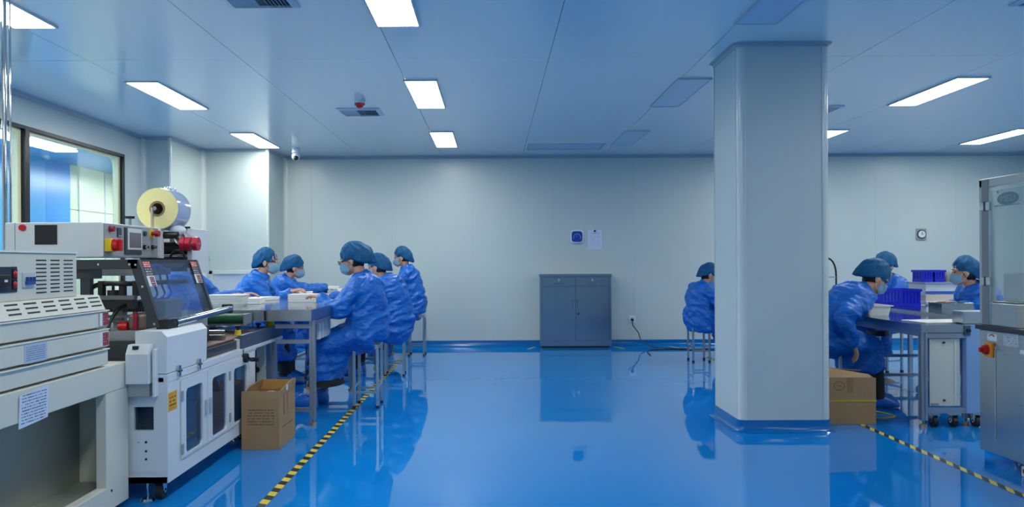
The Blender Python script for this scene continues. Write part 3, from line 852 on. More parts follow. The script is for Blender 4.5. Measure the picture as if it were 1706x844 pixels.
# doors with rounded windows
TINT = glass('smoked_acrylic', (176, 206, 232), 1.0, 0.05, (120, 160, 200))
for (ya, yb_, wa, wb_) in ((4.145, 4.522, 4.21, 4.452), (4.528, 4.922, 4.604, 4.852), (4.928, 5.325, 4.986, 5.246)):
    b = MB()
    holed_plate(b, SX + 0.006, 0.018, ya, yb_, 0.175, 0.583, wa, wb_, 0.188, 0.53, 0.03)
    d = b.build('cabinet_door', WHITEP, m2)
    part('pane', TINT, d, (SX - 0.008, SX - 0.004, wa - 0.01, wb_ + 0.01, 0.178, 0.54))
for (yy, z_) in ((4.15, 0.50), (4.15, 0.225), (4.90, 0.50), (4.90, 0.245)):
    part('hinge', GREYP, m2, (SX + 0.006, SX + 0.014, yy - 0.012, yy + 0.014, z_ - 0.028, z_ + 0.028), bev=0.003)
for yy in (4.492, 4.56):
    part('door_handle', mat('handle_grey', (190, 196, 204), 0.3, metal=0.4), m2, (SX + 0.006, SX + 0.016, yy - 0.014, yy + 0.014, 0.335, 0.425), bev=0.004)
qa, qb = on_x(280, 652, SX), on_x(294.5, 680, SX)
MB().box(SX, SX + 0.0015, qa.y, qb.y, 0.447, 0.542).build('warning_label', printed('warn_print', (232, 170, 30), (120, 70, 10), 5, 1, 2, 0.12, 0.55, 14), m2, label='orange yellow warning label')
# things inside the cabinet
part('inner_motor', mat('motor_tan', (150, 128, 100), 0.5), m2, (SX - 0.36, SX - 0.2, 4.62, 4.9, SZ0 + 0.03, 0.38), bev=0.02)
MB().tube(smooth_path([Vector((SX - 0.1, 4.2, 0.2)), Vector((SX - 0.12, 4.35, 0.23)), Vector((SX - 0.3, 4.5, 0.22)), Vector((SX - 0.3, 5.2, 0.3))]), 0.008, 6).build('inner_hose', mat('hose_yellow', (170, 160, 110), 0.4), m2, smooth=180)
# upper front cover
CVZ = 0.852
cv = MB().prism([(SX - 0.005, SY0, SZ1 + 0.004), (SX, SY0, CVZ - 0.03), (SX - 0.03, SY0, CVZ), (SX - 0.16, SY0, CVZ), (SX - 0.16, SY0, SZ1 + 0.004)], (0, 4.54 - SY0, 0)).build('front_cover', WHITEP, m2)
for yy in (4.12, 4.40):
    part('latch', CHROME, cv, (SX - 0.004, SX + 0.012, yy - 0.015, yy + 0.015, SZ1 - 0.03, SZ1 + 0.03), bev=0.004)
    MB().cyl((SX + 0.012, yy - 0.018, SZ1), (SX + 0.012, yy + 0.018, SZ1), 0.006, n=10).build('latch_pin', DARK, cv)
# sealing bed under the hood
part('bed', DARK, m2, (SB + 0.1, SX - 0.17, 4.02, 5.05, 0.64, 0.80))
part('bed_plate', GREYP, m2, (SX - 0.6, SX - 0.17, 4.06, 5.02, 0.80, 0.845))
# clear hood
HBX, HTX, HZB, HZT = -1.72, -1.83, 0.862, 1.212
HY0, HY1 = 4.103, 4.925
HOODM = mat('hood_frame_grey', (58, 62, 68), 0.4, metal=0.2)
def slant(y, w, t):
    b = MB()
    b.prism([(HBX + 0.005, y, HZB), (HTX + 0.005, y, HZT), (HTX - w, y, HZT), (HBX - w, y, HZB)], (0, t, 0))
    return b
slant(HY0, 0.045, 0.03).build('hood_frame', HOODM, m2)
slant(HY1 - 0.03, 0.05, 0.03).build('hood_frame', HOODM, m2)
part('hood_frame', HOODM, m2, (-2.30, HTX, HY0, HY0 + 0.03, HZT - 0.05, HZT), bev=0.003)
part('hood_frame', HOODM, m2, (-2.30, HTX, HY1 - 0.03, HY1, HZT - 0.05, HZT), bev=0.003)
part('hood_frame', HOODM, m2, (HTX - 0.05, HTX, HY0, HY1, HZT - 0.02, HZT))
part('hood_post', HOODM, m2, (-2.155, -2.105, HY0 + 0.06, HY0 + 0.10, 0.98, HZT - 0.03), (-2.17, -2.09, HY0 + 0.04, HY0 + 0.16, HZT - 0.1, HZT - 0.05))
ACR = glass('clear_acrylic', (226, 236, 246), 1.0, 0.06, (200, 215, 235))
b = MB()
b.prism([(HBX, HY0 + 0.03, HZB), (HTX, HY0 + 0.03, HZT - 0.02), (HTX - 0.005, HY0 + 0.03, HZT - 0.02), (HBX - 0.005, HY0 + 0.03, HZB)], (0, HY1 - HY0 - 0.06, 0))
b.build('hood_panel', ACR, m2, label='clear acrylic hood panel')
for (yy, f) in ((HY0, 0.08), (HY0, 0.4), (HY0, 0.95)):
    q = Vector((HBX, yy, HZB)).lerp(Vector((HTX, yy, HZT)), 1 - f)
    MB().cyl((q.x - 0.018, yy, q.z), (q.x - 0.018, yy - 0.003, q.z), 0.006, n=10).build('bolt', CHROME, m2)
for xx in (-2.03, -1.87):
    MB().cyl((xx, HY0, HZT - 0.025), (xx, HY0 - 0.003, HZT - 0.025), 0.006, n=10).build('bolt', CHROME, m2)
def hood_sticker(y0, y1, f0, f1, m):
    P0, P1 = Vector((HBX, 0, HZB)), Vector((HTX, 0, HZT))
    a, c = P0.lerp(P1, f0), P0.lerp(P1, f1)
    n = Vector((0.004, 0, 0.0012))
    b = MB()
    b.prism([(a.x + n.x, y0, a.z), (c.x + n.x, y0, c.z), (c.x + n.x + 0.001, y0, c.z), (a.x + n.x + 0.001, y0, a.z)], (0, y1 - y0, 0))
    return b.build('hood_sticker', m, m2)
st_w = mat('sticker_white', (226, 226, 226), 0.4)
st_b = printed('sticker_black_print', (40, 44, 50), (200, 200, 200), 3, 1, 2, 0.1, 0.5, 18)
st_r = printed('sticker_redblack', (190, 60, 50), (240, 230, 220), 3, 1, 2, 0.1, 0.5, 18)
st_rb = printed('sticker_maroon', (110, 30, 40), (220, 200, 200), 4, 1, 2, 0.1, 0.5, 12)
for (ya, yb_) in ((HY0 + 0.035, HY0 + 0.125), (HY1 - 0.13, HY1 - 0.035)):
    hood_sticker(ya, yb_, 0.88, 0.97, st_r)
    hood_sticker(ya, yb_, 0.76, 0.875, st_b)
    hood_sticker(ya, yb_, 0.6, 0.755, st_w)
    hood_sticker(ya + 0.03, yb_ - 0.01, 0.605, 0.74, st_rb).location.x = 0.0012
# chrome roller in front of the hood and its end blocks
MB().cyl((HBX + 0.035, 4.22, 0.875), (HBX + 0.035, 5.1, 0.90), 0.021, n=20).build('chrome_roller', CHROME, m2, smooth=40)
MB().prism([(HBX + 0.045, HY0 + 0.005, 0.845), (HBX + 0.045, HY0 + 0.14, 0.85), (HBX + 0.045, HY0 + 0.14, 0.90), (HBX + 0.045, HY0 + 0.005, 0.90)], (-0.06, 0, 0)).build('roller_block', BLACK, m2)
MB().cyl((HBX + 0.045, HY0 + 0.09, 0.876), (HBX + 0.05, HY0 + 0.09, 0.876), 0.01, n=12).build('roller_axle', CHROME, m2)
part('roller_block', BLACK, m2, (HBX - 0.02, HBX + 0.045, 5.1, 5.14, 0.87, 0.93), bev=0.008)
# sealing head under the hood
part('guide_rail', mat('rail_grey', (120, 124, 126), 0.3, metal=0.7), m2, (-2.45, -1.86, 4.13, 4.17, 1.005, 1.025))
part('sealing_bar', mat('sealing_bar', (70, 66, 66), 0.4, metal=0.4), m2, (-2.4, -1.9, 4.2, 4.26, 0.955, 1.0))
part('head_plate', mat('head_grey', (150, 154, 156), 0.35, metal=0.5), m2, (-2.3, -1.92, 4.35, 4.75, 1.125, 1.165))
MB().tube(smooth_path([Vector((-2.15, 4.2, 1.0)), Vector((-2.12, 4.2, 1.06)), Vector((-2.05, 4.2, 1.085)), Vector((-1.9, 4.2, 1.085)), Vector((-1.86, 4.5, 1.085)), Vector((-1.86, 4.85, 1.08))]), 0.013, 8).build('head_tube', BLACK, m2, smooth=180)
for xx in (-2.06, -1.95, -1.88):
    part('tube_clamp', BLACK, m2, (xx - 0.012, xx + 0.012, 4.18, 4.22, 1.02, 1.1))
MB().cyl((-2.02, 4.24, 1.0), (-2.02, 4.24, 1.05), 0.03, n=14).cyl((-2.02, 4.24, 1.05), (-2.02, 4.24, 1.09), 0.008, n=8).build('air_cylinder', DARK, m2, smooth=40)
GR = mat('grille_dark', (52, 54, 56), 0.5)
part('grille', mat('grille_back', (130, 134, 134), 0.5), m2, (-2.1, -1.87, 4.305, 4.31, 0.93, 0.985))
for k in range(18):
    xx = -2.1 + 0.0128 * k
    MB().prism([(xx, 4.3, 0.93), (xx + 0.006, 4.3, 0.93), (xx + 0.02, 4.3, 0.985), (xx + 0.014, 4.3, 0.985)], (0, 0.006, 0)).build('grille_bar', GR, m2)
part('cross_rail', mat('rail_grey', (120, 124, 126), 0.3), m2, (-2.3, -1.87, 4.28, 4.32, 0.90, 0.915), (-2.3, -1.87, 4.28, 4.32, 0.875, 0.885))
MB().tube(smooth_path([Vector((-1.9, 4.3, 0.99)), Vector((-1.95, 4.17, 0.96)), Vector((-1.975, 4.12, 0.9)), Vector((-1.98, 4.1, 0.84)), Vector((-1.96, 4.09, 0.76))]), 0.009, 8).build('air_hose', BLACK, m2, smooth=180)
MB().cyl((-1.945, 4.15, 0.865), (-1.90, 4.15, 0.865), 0.024, n=14).build('red_coupling', REDP, m2, smooth=40)
part('gear_motor', mat('motor_mix', (122, 104, 98), 0.4, metal=0.4, var=0.3, scale=30), m2, (-1.90, -1.80, 4.14, 4.3, 0.845, 0.93), bev=0.015)
part('gear_plate', DREDP, m2, (-1.865, -1.845, 4.125, 4.14, 0.85, 0.94))
part('clear_guard', mat('grey_guard', (128, 132, 140), 0.25), m2, (-1.93, -1.83, 4.45, 4.7, 0.845, 0.99), bev=0.01)
part('bed_support', GREYP, m2, (-2.05, -2.0, 4.3, 4.36, 0.8, 0.99))
part('bed_support', GREYP, m2, (-2.3, -2.25, 4.3, 4.36, 0.8, 1.0))

HOSE = mat('blue_hose', (60, 70, 190), 0.3)
for k in range(3):
    y_ = 4.36 + 0.1 * k
    MB().tube(smooth_path([Vector((-1.95, y_, 1.19)), Vector((-1.885, y_ + 0.02, 1.16)), Vector((-1.875, y_ + 0.05, 1.08 - 0.01 * k)), Vector((-1.87, y_ + 0.08, 1.02)), Vector((-1.88, y_ + 0.03, 0.99)), Vector((-1.90, y_, 1.0))]), 0.006, 6).build('air_hose', HOSE, m2, smooth=180)
# control box above the hood
QX, QY0, QY1, QZ0, QZ1 = -2.082, 4.25, 5.02, 1.226, 1.412
qb_ = part('control_box', WHITEP, m2, (-2.60, QX, QY0, QY1, QZ0, QZ1), bev=0.004)
part('box_seam', GREYP, qb_, (-2.548, -2.544, QY0 - 0.0015, QY0, QZ0, QZ1))
q = on_y(38, 379, QY0)
MB().cyl((q.x, QY0, q.z), (q.x, QY0 - 0.014, q.z), 0.019, 0.016, 18).build('red_knob', REDP, qb_, smooth=40)
plate_y('vent_screen', mat('vent_black', (34, 34, 36), 0.7), qb_, (58, 374.5), (95.5, 407), QY0, 0.003)
cp = part('control_panel', mat('panel_grey', (158, 162, 164), 0.35), qb_, (QX, QX + 0.004, QY0 + 0.015, 4.945, QZ0 + 0.006, QZ1 - 0.006))
PX_ = QX + 0.004
def button(name, px, py, r, h, m, base=None, parent=cp):
    q = on_x(px, py, PX_)
    return MB().cyl((PX_, q.y, q.z), (PX_ + h, q.y, q.z), r, r * 0.85, 18).build(name, m, parent, smooth=40)
button('red_lamp', 183, 381, 0.017, 0.025, DREDP)
q = on_x(180, 408, PX_)
part('switch_base', YELP, cp, (PX_, PX_ + 0.03, q.y - 0.04, q.y + 0.05, q.z - 0.035, q.z + 0.035), bev=0.004)
rk = MB().cyl((PX_ + 0.03, q.y + 0.005, q.z), (PX_ + 0.055, q.y + 0.005, q.z), 0.034, 0.03, 24).build('rotary_switch', REDP, cp, smooth=40)
part('switch_grip', REDP, rk, (PX_ + 0.05, PX_ + 0.075, q.y - 0.005, q.y + 0.015, q.z - 0.032, q.z + 0.032), bev=0.004)
TD = mat('display_dark', (52, 62, 66), 0.3)
for py0, py1 in ((379, 395), (402, 414)):
    qa, qb = on_x(194.5, py0, PX_), on_x(201, py1, PX_)
    dsp = part('temperature_display', TD, cp, (PX_, PX_ + 0.006, qa.y, qb.y, qb.z, qa.z))
    part('display_strip', PLASW, dsp, (PX_ + 0.006, PX_ + 0.007, qa.y + 0.012, qb.y - 0.004, qb.z + 0.005, qb.z + 0.009))
qa, qb = on_x(206.5, 377, PX_), on_x(234, 424, PX_)
hm = part('screen_bezel', mat('bezel_slate', (58, 68, 74), 0.35), cp, (PX_, PX_ + 0.008, qa.y, qb.y, qb.z, qa.z - 0.004))
wa, wb_ = on_x(209.5, 379, PX_), on_x(233, 417, PX_)
hs = part('screen_frame', mat('screen_white', (214, 218, 218), 0.3), hm, (PX_ + 0.008, PX_ + 0.013, wa.y, wb_.y, wb_.z + 0.002, wa.z - 0.002), bev=0.002)
part('screen_glass', mat('screen_grey', (110, 120, 124), 0.12), hm, (PX_ + 0.013, PX_ + 0.0145, wa.y + 0.018, wb_.y - 0.014, wb_.z + 0.014, wa.z - 0.026))
button('green_button', 240, 389, 0.016, 0.014, GREENP)
q = on_x(252, 389, PX_)
MB().cyl((PX_, q.y, q.z), (PX_ + 0.004, q.y, q.z), 0.03, n=24).build('stop_plate', YELP, cp, smooth=40)
es = MB().cyl((PX_ + 0.004, q.y, q.z), (PX_ + 0.03, q.y, q.z), 0.012, n=14).cyl((PX_ + 0.028, q.y, q.z), (PX_ + 0.05, q.y, q.z), 0.021, 0.018, 20).build('stop_button', mat('stop_red', (160, 26, 30), 0.35), cp, smooth=40)
part('switch_plate', GREYP, cp, (PX_, PX_ + 0.002, on_x(238, 410, PX_).y, on_x(256, 410, PX_).y, on_x(247, 418, PX_).z, on_x(247, 405, PX_).z))
for px in (239.5, 252.5):
    kb = button('selector_knob', px, 411.5, 0.015, 0.016, BLACK)
    q = on_x(px, 411.5, PX_)
    MB().cyl((PX_ + 0.016, q.y, q.z), (PX_ + 0.03, q.y, q.z), 0.011, 0.009, 14).build('knob_cap', CHROME, kb, smooth=40)
part('box_end', WHITEP, qb_, (QX - 0.02, QX + 0.012, 4.96, QY1, QZ0 - 0.002, QZ1 + 0.006), bev=0.003)
MB().cyl((QX, 4.985, QZ1 - 0.01), (QX + 0.014, 4.985, QZ1 - 0.01), 0.006, n=10).build('bolt', DARK, qb_)

# film unwinder behind the control box: end plate, rollers, red knobs
part('unwinder_base', DARK, m2, (-2.45, -1.93, 5.08, 5.34, 1.14, 1.2))
part('unwinder_end', WHITEP, m2, (-1.94, -1.91, 5.06, 5.36, 1.13, 1.412), bev=0.003)
part('unwinder_back', mat('panel_backing', (204, 206, 204), 0.4), m2, (-2.3, -1.93, 5.34, 5.36, 1.2, 1.41))
MB().cyl((-2.3, 5.14, 1.29), (-1.96, 5.14, 1.29), 0.04, n=20).build('rubber_roller', RUB, m2, smooth=40)
MB().cyl((-2.3, 5.1, 1.235), (-1.93, 5.1, 1.235), 0.012, n=14).build('steel_shaft', CHROME, m2, smooth=40)
MB().cyl((-2.3, 5.1, 1.385), (-1.93, 5.1, 1.385), 0.01, n=14).build('steel_shaft', CHROME, m2, smooth=40)
part('film_frame', DARK, m2, (-2.25, -1.95, 5.08, 5.11, 1.2, 1.225), (-2.2, -2.17, 5.08, 5.11, 1.2, 1.39))
for k, px in enumerate((309, 318, 330)):
    q = on_y(px, 405, 5.05)
    MB().prism([(q.x + 0.012, 4.99, q.z - 0.04), (q.x + 0.012, 5.03, q.z - 0.02), (q.x - 0.075, 5.09, q.z + 0.085), (q.x - 0.105, 5.05, q.z + 0.085), (q.x - 0.035, 4.99, q.z - 0.0)], (0.006, 0, 0)).build('film_arm', mat('arm_alu', (196, 198, 198), 0.3, metal=0.6), m2)
    b = MB()
    b.cyl((q.x - 0.012, 5.012, q.z - 0.005), (q.x + 0.018, 5.012, q.z - 0.005), 0.043, n=24)
    kb = b.build('red_wheel', mat('wheel_red', (186, 20, 50), 0.25), m2, smooth=40)
    MB().cyl((q.x + 0.018, 5.012, q.z - 0.005), (q.x + 0.024, 5.012, q.z - 0.005), 0.007, n=10).build('wheel_bolt', CHROME, kb)
b = MB()
b.tube(smooth_path([Vector((-1.99 + 0.045 * math.cos(a), 5.03, 1.225 + 0.045 * math.sin(a))) for a in [R(180 - 30 * k) for k in range(7)]]), 0.009, 6)
b.build('black_hose', BLACK, m2, smooth=180)
def star_knob(px, py, Y, h=0.05):
    q = on_y(px, py, Y)
    b = MB()
    b.cyl((q.x, Y, q.z - h), (q.x, Y, q.z), 0.009, n=10)
    k = b.build('knob_stem', CHROME, m2, smooth=40)
    pts = []
    for i in range(20):
        r = 0.026 if (i // 2) % 2 == 0 else 0.017
        a = 2 * PI * i / 20
        pts.append((q.x + r * math.cos(a), Y + r * math.sin(a), q.z))
    MB().prism(pts, (0, 0, 0.014)).build('star_knob', BLACK, k)
star_knob(216.5, 364, 4.6)
star_knob(310, 381, 5.12, 0.03)
# film roll in its cradle
RY0, RY1 = 4.99, 5.20
rc = on_y(262, 347.5, RY0)
RR = 0.1315
part('spindle_post', mat('post_alu', (190, 186, 170), 0.3, metal=0.6), m2, (rc.x - 0.024, rc.x - 0.012, RY0 - 0.04, RY0 - 0.02, 1.36, rc.z + 0.005))
MB().cyl((rc.x, RY0 - 0.04, rc.z), (rc.x, RY1 + 0.05, rc.z), 0.012, n=14).build('spindle', CHROME, m2, smooth=40)
part('cradle_post', GREYP, m2, (rc.x - 0.02, rc.x + 0.02, RY1 + 0.03, RY1 + 0.05, 1.2, rc.z + 0.02))
fr_ = thing('film_roll', 'big pale yellow roll of shrink film on top of the sealing machine', 'film roll', (rc.x, (RY0 + RY1) / 2, rc.z - RR))
b = MB()
N = 48
def rg(r, y): return [Vector((rc.x + r * math.cos(2 * PI * k / N), y, rc.z + r * math.sin(2 * PI * k / N))) for k in range(N)]
b.rings([rg(RR - 0.002, RY0), rg(0.049, RY0), rg(0.049, RY0 + 0.006), rg(RR - 0.002, RY0 + 0.006)], closed=True)
b.build('film_face', FILM, fr_, smooth=40)
b = MB()
b.rings([rg(RR - 0.001, RY0 + 0.002), rg(RR, RY0 + 0.006), rg(RR, RY1), rg(0.049, RY1), rg(0.049, RY0 + 0.006), rg(0.06, RY0 + 0.002)], closed=True)
b.build('film_side', FILMC, fr_, smooth=40)
b = MB()
b.rings([rg(0.049, RY0 - 0.002), rg(0.036, RY0 - 0.002), rg(0.036, RY1 + 0.004), rg(0.049, RY1 + 0.004)], closed=True)
b.build('core', mat('card_core', (140, 116, 90), 0.7), fr_, smooth=40)
b = MB()   # loose crumpled film end at the top rear
for k in range(7):
    a0 = R(62 + 6 * k)
    pts = []
    for j in range(5):
        rr = RR + 0.004 + 0.016 * math.sin(j * 0.9 + k) ** 2
        a = a0 + R(7) * j / 4
        pts.append(Vector((rc.x + rr * math.cos(a), 5.08 + 0.02 * j + 0.01 * k, rc.z + rr * math.sin(a))))
    b.tube(pts, 0.004, 5)
b.build('loose_film', mat('clear_film', (222, 228, 236), 0.1, coat=1.0), fr_, smooth=180)
b = MB()
b.sphere((rc.x + 0.1, 5.06, rc.z - 0.135), 0.045, sc=(1.2, 1, 0.8))
b.build('film_bunch', mat('clear_film', (222, 228, 236), 0.1), m2, smooth=180)
MB().cyl((rc.x + 0.02, 5.02, rc.z - 0.165), (rc.x + 0.12, 5.02, rc.z - 0.165), 0.022, n=14).build('cradle_roller', BLACK, m2, smooth=40)

# outfeed conveyor with rails
OX, OY0, OY1 = SX, 5.166, 6.15
part('outfeed_frame', WHITEP, m2, (-2.2, OX + 0.004, OY0 - 0.002, OY0 + 0.03, 0.609, 0.632), (OX - 0.03, OX + 0.004, OY0, OY1, 0.609, 0.632), (-1.70, -1.645, OY0, OY0 + 0.03, 0.632, 0.70), bev=0.002)
part('side_rail', mat('rail_slate', (92, 102, 114), 0.35, metal=0.4), m2, (OX - 0.028, OX, OY0 + 0.002, OY1, 0.632, 0.722), bev=0.002)
part('belt_bed', DARK, m2, (-2.15, -1.665, 4.56, OY1 - 0.05, 0.64, 0.69))
part('belt', BROWNB, m2, (-2.13, -1.68, 4.56, OY1 - 0.03, 0.69, 0.705), bev=0.006)
part('far_rail', mat('rail_grey', (120, 124, 126), 0.3), m2, (-2.17, -2.14, 4.56, OY1, 0.66, 0.74))
part('guide_plate', mat('steel_plate', (188, 190, 190), 0.25, metal=0.8), m2, (-2.0, -1.70, 5.7, 6.0, 0.707, 0.717), (-1.95, -1.72, 5.05, 5.12, 0.707, 0.735))
MB().cyl((-2.1, 5.3, 0.73), (-1.78, 5.3, 0.73), 0.018, n=14).build('guide_roller', CHROME, m2, smooth=40)
for px, py, Y, s in ((450, 540, 5.95, 1.0), (396.5, 553, 5.25, 0.65), (430, 540, 5.95, 0.0)):
    q = on_y(px, py, Y)
    if s > 0:
        MB().cyl((q.x, Y, 0.715), (q.x, Y, 0.715 + 0.055 * s), 0.034 * s, 0.028 * s, 14).build('yellow_knob', YELP, m2, smooth=40)
    MB().cyl((q.x, Y, 0.712 + 0.055 * s), (q.x, Y, 0.73 + 0.055 * s), 0.009, n=10).cyl((q.x, Y, 0.73 + 0.055 * s), (q.x, Y, 0.745 + 0.055 * s), 0.02, n=12).build('black_knob', BLACK, m2, smooth=40)
q = on_x(404, 598, SX)
MB().cyl((SX, 5.19, 0.575), (SX + 0.03, 5.19, 0.575), 0.03, n=18).tube([(SX + 0.028, 5.19, 0.575), (SX + 0.034, 5.25, 0.555), (SX + 0.034, 5.27, 0.552)], 0.012).cyl((SX + 0.028, 5.27, 0.555), (SX + 0.075, 5.27, 0.555), 0.014, n=12).build('crank', BLACK, m2, smooth=40)
# support frame of the outfeed
part('support_panel', mat('support_beige', (176, 176, 166), 0.4), m2, (-1.87, -1.70, 5.92, 5.94, 0.13, 0.63))
MB().cyl((-1.76, 5.92, 0.40), (-1.76, 5.91, 0.40), 0.022, n=14).build('support_hole', BLACK, m2)
for xx, yy in ((-1.665, 6.06), (-1.72, 6.10), (-2.14, 6.08)):
    part('support_leg', ALU, m2, (xx - 0.018, xx + 0.018, yy - 0.018, yy + 0.018, 0.0, 0.635), bev=0.003)
# casters
def caster(parent, x, y, r=0.042, top=0.1, m=RUB):
    k = MB().box(x - 0.025, x + 0.025, y - 0.03, y + 0.03, top - 0.012, top).box(x - 0.022, x - 0.018, y - 0.012, y + 0.03, r, top - 0.01).box(x + 0.018, x + 0.022, y - 0.012, y + 0.03, r, top - 0.01).build('caster', CHROME, parent)
    MB().cyl((x - 0.016, y + 0.012, r), (x + 0.016, y + 0.012, r), r, n=22).build('wheel', m, k, smooth=40)
    MB().cyl((x - 0.022, y + 0.012, r), (x + 0.022, y + 0.012, r), 0.012, n=12).build('hub', CHROME, k, smooth=40)
for x, y in ((SX - 0.06, SY0 + 0.05), (SX - 0.06, SY1 - 0.1), (SB + 0.1, SY0 + 0.06), (SB + 0.1, SY1 - 0.1)):
    caster(m2, x, y)
for x, y in ((SX - 0.115, SY0 + 0.03), (SX - 0.115, SY1 - 0.05)):
    MB().cyl((x, y, 0.0), (x, y, 0.012), 0.036, 0.03, 20).cyl((x, y, 0.012), (x, y, 0.1), 0.008, n=10).build('levelling_foot', CHROME, m2, smooth=40)

# short green belt conveyor between machine and table
t = thing('green_conveyor', 'short green belt conveyor butting against the steel packing table', 'conveyor', (-1.94, 5.6, 0))
GX0, GX1, GY0, GY1 = -2.12, -1.745, 5.56, 5.72
b = MB()
prof = [(GY0 + 0.032 * (1 - math.cos(R(a))) , 0.8 - 0.032 * 0 + 0.032 * math.sin(R(a))) for a in range(-90, 91, 15)]
b.prism([(GX0, y, z) for y, z in prof] + [(GX0, GY1, 0.832), (GX0, GY1, 0.768)], (GX1 - GX0, 0, 0))
b.build('belt', GREENB, t, smooth=40)
part('side_plate', ALU, t, (GX1, GX1 + 0.012, GY0, GY1, 0.76, 0.835))
part('side_plate', ALU, t, (GX0 - 0.012, GX0, GY0, GY1, 0.76, 0.835))
part('underframe', ALU, t, (-2.24, GX1, 5.66, 5.70, 0.746, 0.766))
part('leg', ALU, t, (-2.24, -2.20, 5.66, 5.70, 0.0, 0.746))
# ================================================================== CARTON BY THE SEALING MACHINE
def carton(label, x0, x1, y0, y1, h, name='cardboard_carton', flaps=True, t=0.006):
    c = thing(name, label, 'carton', ((x0 + x1) / 2, (y0 + y1) / 2, 0), group='cardboard cartons on the floor')
    part('side', CARD, c, (x0, x1, y0, y0 + t, 0.001, h))
    part('side', CARD, c, (x0, x1, y1 - t, y1, 0.001, h))
    part('side', CARD, c, (x0, x0 + t, y0 + t, y1 - t, 0.001, h))
    part('side', CARD, c, (x1 - t, x1, y0 + t, y1 - t, 0.001, h))
    part('bottom', CARD, c, (x0 + t, x1 - t, y0 + t, y1 - t, 0.001, 0.008))
    return c
c1 = carton('open cardboard carton on the floor beside the white sealing machine', -1.612, -1.372, 5.09, 5.50, 0.325)
# upright flaps: the front one stands up, the side one bends outwards
MB().prism([(-1.612, 5.09, 0.325), (-1.372, 5.09, 0.325), (-1.374, 5.094, 0.372), (-1.61, 5.094, 0.372)], (0, 0.005, 0)).build('flap', CARD, c1)
MB().prism([(-1.372, 5.095, 0.325), (-1.372, 5.5, 0.325), (-1.362, 5.49, 0.40), (-1.363, 5.40, 0.412), (-1.366, 5.25, 0.388), (-1.368, 5.10, 0.372)], (-0.005, 0, 0)).build('flap', CARD, c1)
MB().prism([(-1.612, 5.10, 0.325), (-1.612, 5.5, 0.325), (-1.585, 5.48, 0.40), (-1.58, 5.14, 0.395)], (0.005, 0, 0)).build('flap', CARD, c1)
MB().prism([(-1.61, 5.495, 0.325), (-1.375, 5.495, 0.325), (-1.378, 5.50, 0.39), (-1.60, 5.50, 0.39)], (0, -0.005, 0)).build('flap', CARDIN, c1)
part('print', printed('carton_print', (170, 134, 92), (124, 94, 62), 6, 0, 2, 0.02, 0.55, 40, 0.75), c1, (-1.578, -1.40, 5.0892, 5.09, 0.152, 0.262), label='rows of small dark print on the front')
CR = mat('print_red_brown', (150, 84, 72), 0.75, var=0.2, scale=60)
part('print_mark', CR, c1, (-1.372, -1.3712, 5.2, 5.225, 0.2, 0.34), (-1.372, -1.3712, 5.29, 5.31, 0.22, 0.33))
part('print_line', mat('print_brown', (96, 70, 44), 0.75), c1, (-1.372, -1.3712, 5.16, 5.42, 0.125, 0.13))
b = MB()
b.sphere((-1.49, 5.3, 0.26), 0.1, sc=(1.0, 1.7, 0.8))
b.build('white_bag', mat('white_film_bag', (226, 222, 214), 0.3, bump=0.01, bscale=30), None, smooth=180, label='white plastic bag of goods inside the open carton', cat='bag')
part('flap_tape', mat('white_tape', (226, 226, 222), 0.3), c1, (-1.366, -1.360, 5.24, 5.27, 0.355, 0.39))

# ================================================================== LEFT PACKING TABLE
LX0, LX1, LY0, LY1, LZ = -2.30, -1.315, 5.75, 10.55, 0.852
lt = thing('packing_table', 'long stainless steel packing table on aluminium legs on the left', 'table', ((LX0 + LX1) / 2, (LY0 + LY1) / 2, 0))
part('table_top', STEELTOP, lt, (LX0, LX1, LY0, LY1, LZ - 0.004, LZ))
part('edge_strip', STEEL, lt, (LX0, LX1, LY0 - 0.002, LY0 + 0.01, LZ - 0.08, LZ - 0.002))
part('edge_strip', STEEL, lt, (LX1 - 0.01, LX1 + 0.002, LY0, LY1, LZ - 0.08, LZ - 0.002))
part('edge_strip', STEEL, lt, (LX0 - 0.002, LX0 + 0.01, LY0, LY1, LZ - 0.08, LZ - 0.002))
part('edge_strip', STEEL, lt, (LX0, LX1, LY1 - 0.01, LY1 + 0.002, LZ - 0.08, LZ - 0.002))
part('joint_clip', BLACK, lt, (-1.652, -1.636, LY0 - 0.012, LY0 - 0.002, LZ - 0.075, LZ - 0.005))
def grooved_leg(parent, x, y, z0, z1, w=0.04, foot=True):
    h = w / 2
    b = MB()
    g = w * 0.12
    pts = []
    prof = [(-h, -h), (-g, -h), (-g, -h + g * 1.4), (g, -h + g * 1.4), (g, -h), (h, -h), (h, -g), (h - g * 1.4, -g), (h - g * 1.4, g), (h, g), (h, h), (g, h), (g, h - g * 1.4), (-g, h - g * 1.4), (-g, h), (-h, h), (-h, g), (-h + g * 1.4, g), (-h + g * 1.4, -g), (-h, -g)]
    b.prism([(x + p[0], y + p[1], z0) for p in prof], (0, 0, z1 - z0))
    l = b.build('leg', ALU, parent)
    if foot:
        MB().cyl((x, y, 0.0), (x, y, 0.022), 0.027, 0.024, 18).cyl((x, y, 0.022), (x, y, z0 + 0.002), 0.009, n=10).build('levelling_foot', mat('brass_foot', (168, 150, 120), 0.35, metal=0.5), l, smooth=40)
    return l
for yy in (5.86, 7.42, 8.98, 10.45):
    for xx in (LX1 - 0.015, LX0 + 0.04):
        grooved_leg(lt, xx, yy, 0.045, LZ - 0.08, 0.042)
    part('cross_rail', ALU, lt, ((LX0 + 0.06) if yy > 6 else -1.60, LX1 - 0.036, yy - 0.015, yy + 0.015, LZ - 0.14, LZ - 0.11))
    part('cross_rail', ALU, lt, (LX0 + 0.06, LX1 - 0.036, yy - 0.015, yy + 0.015, 0.10, 0.13))
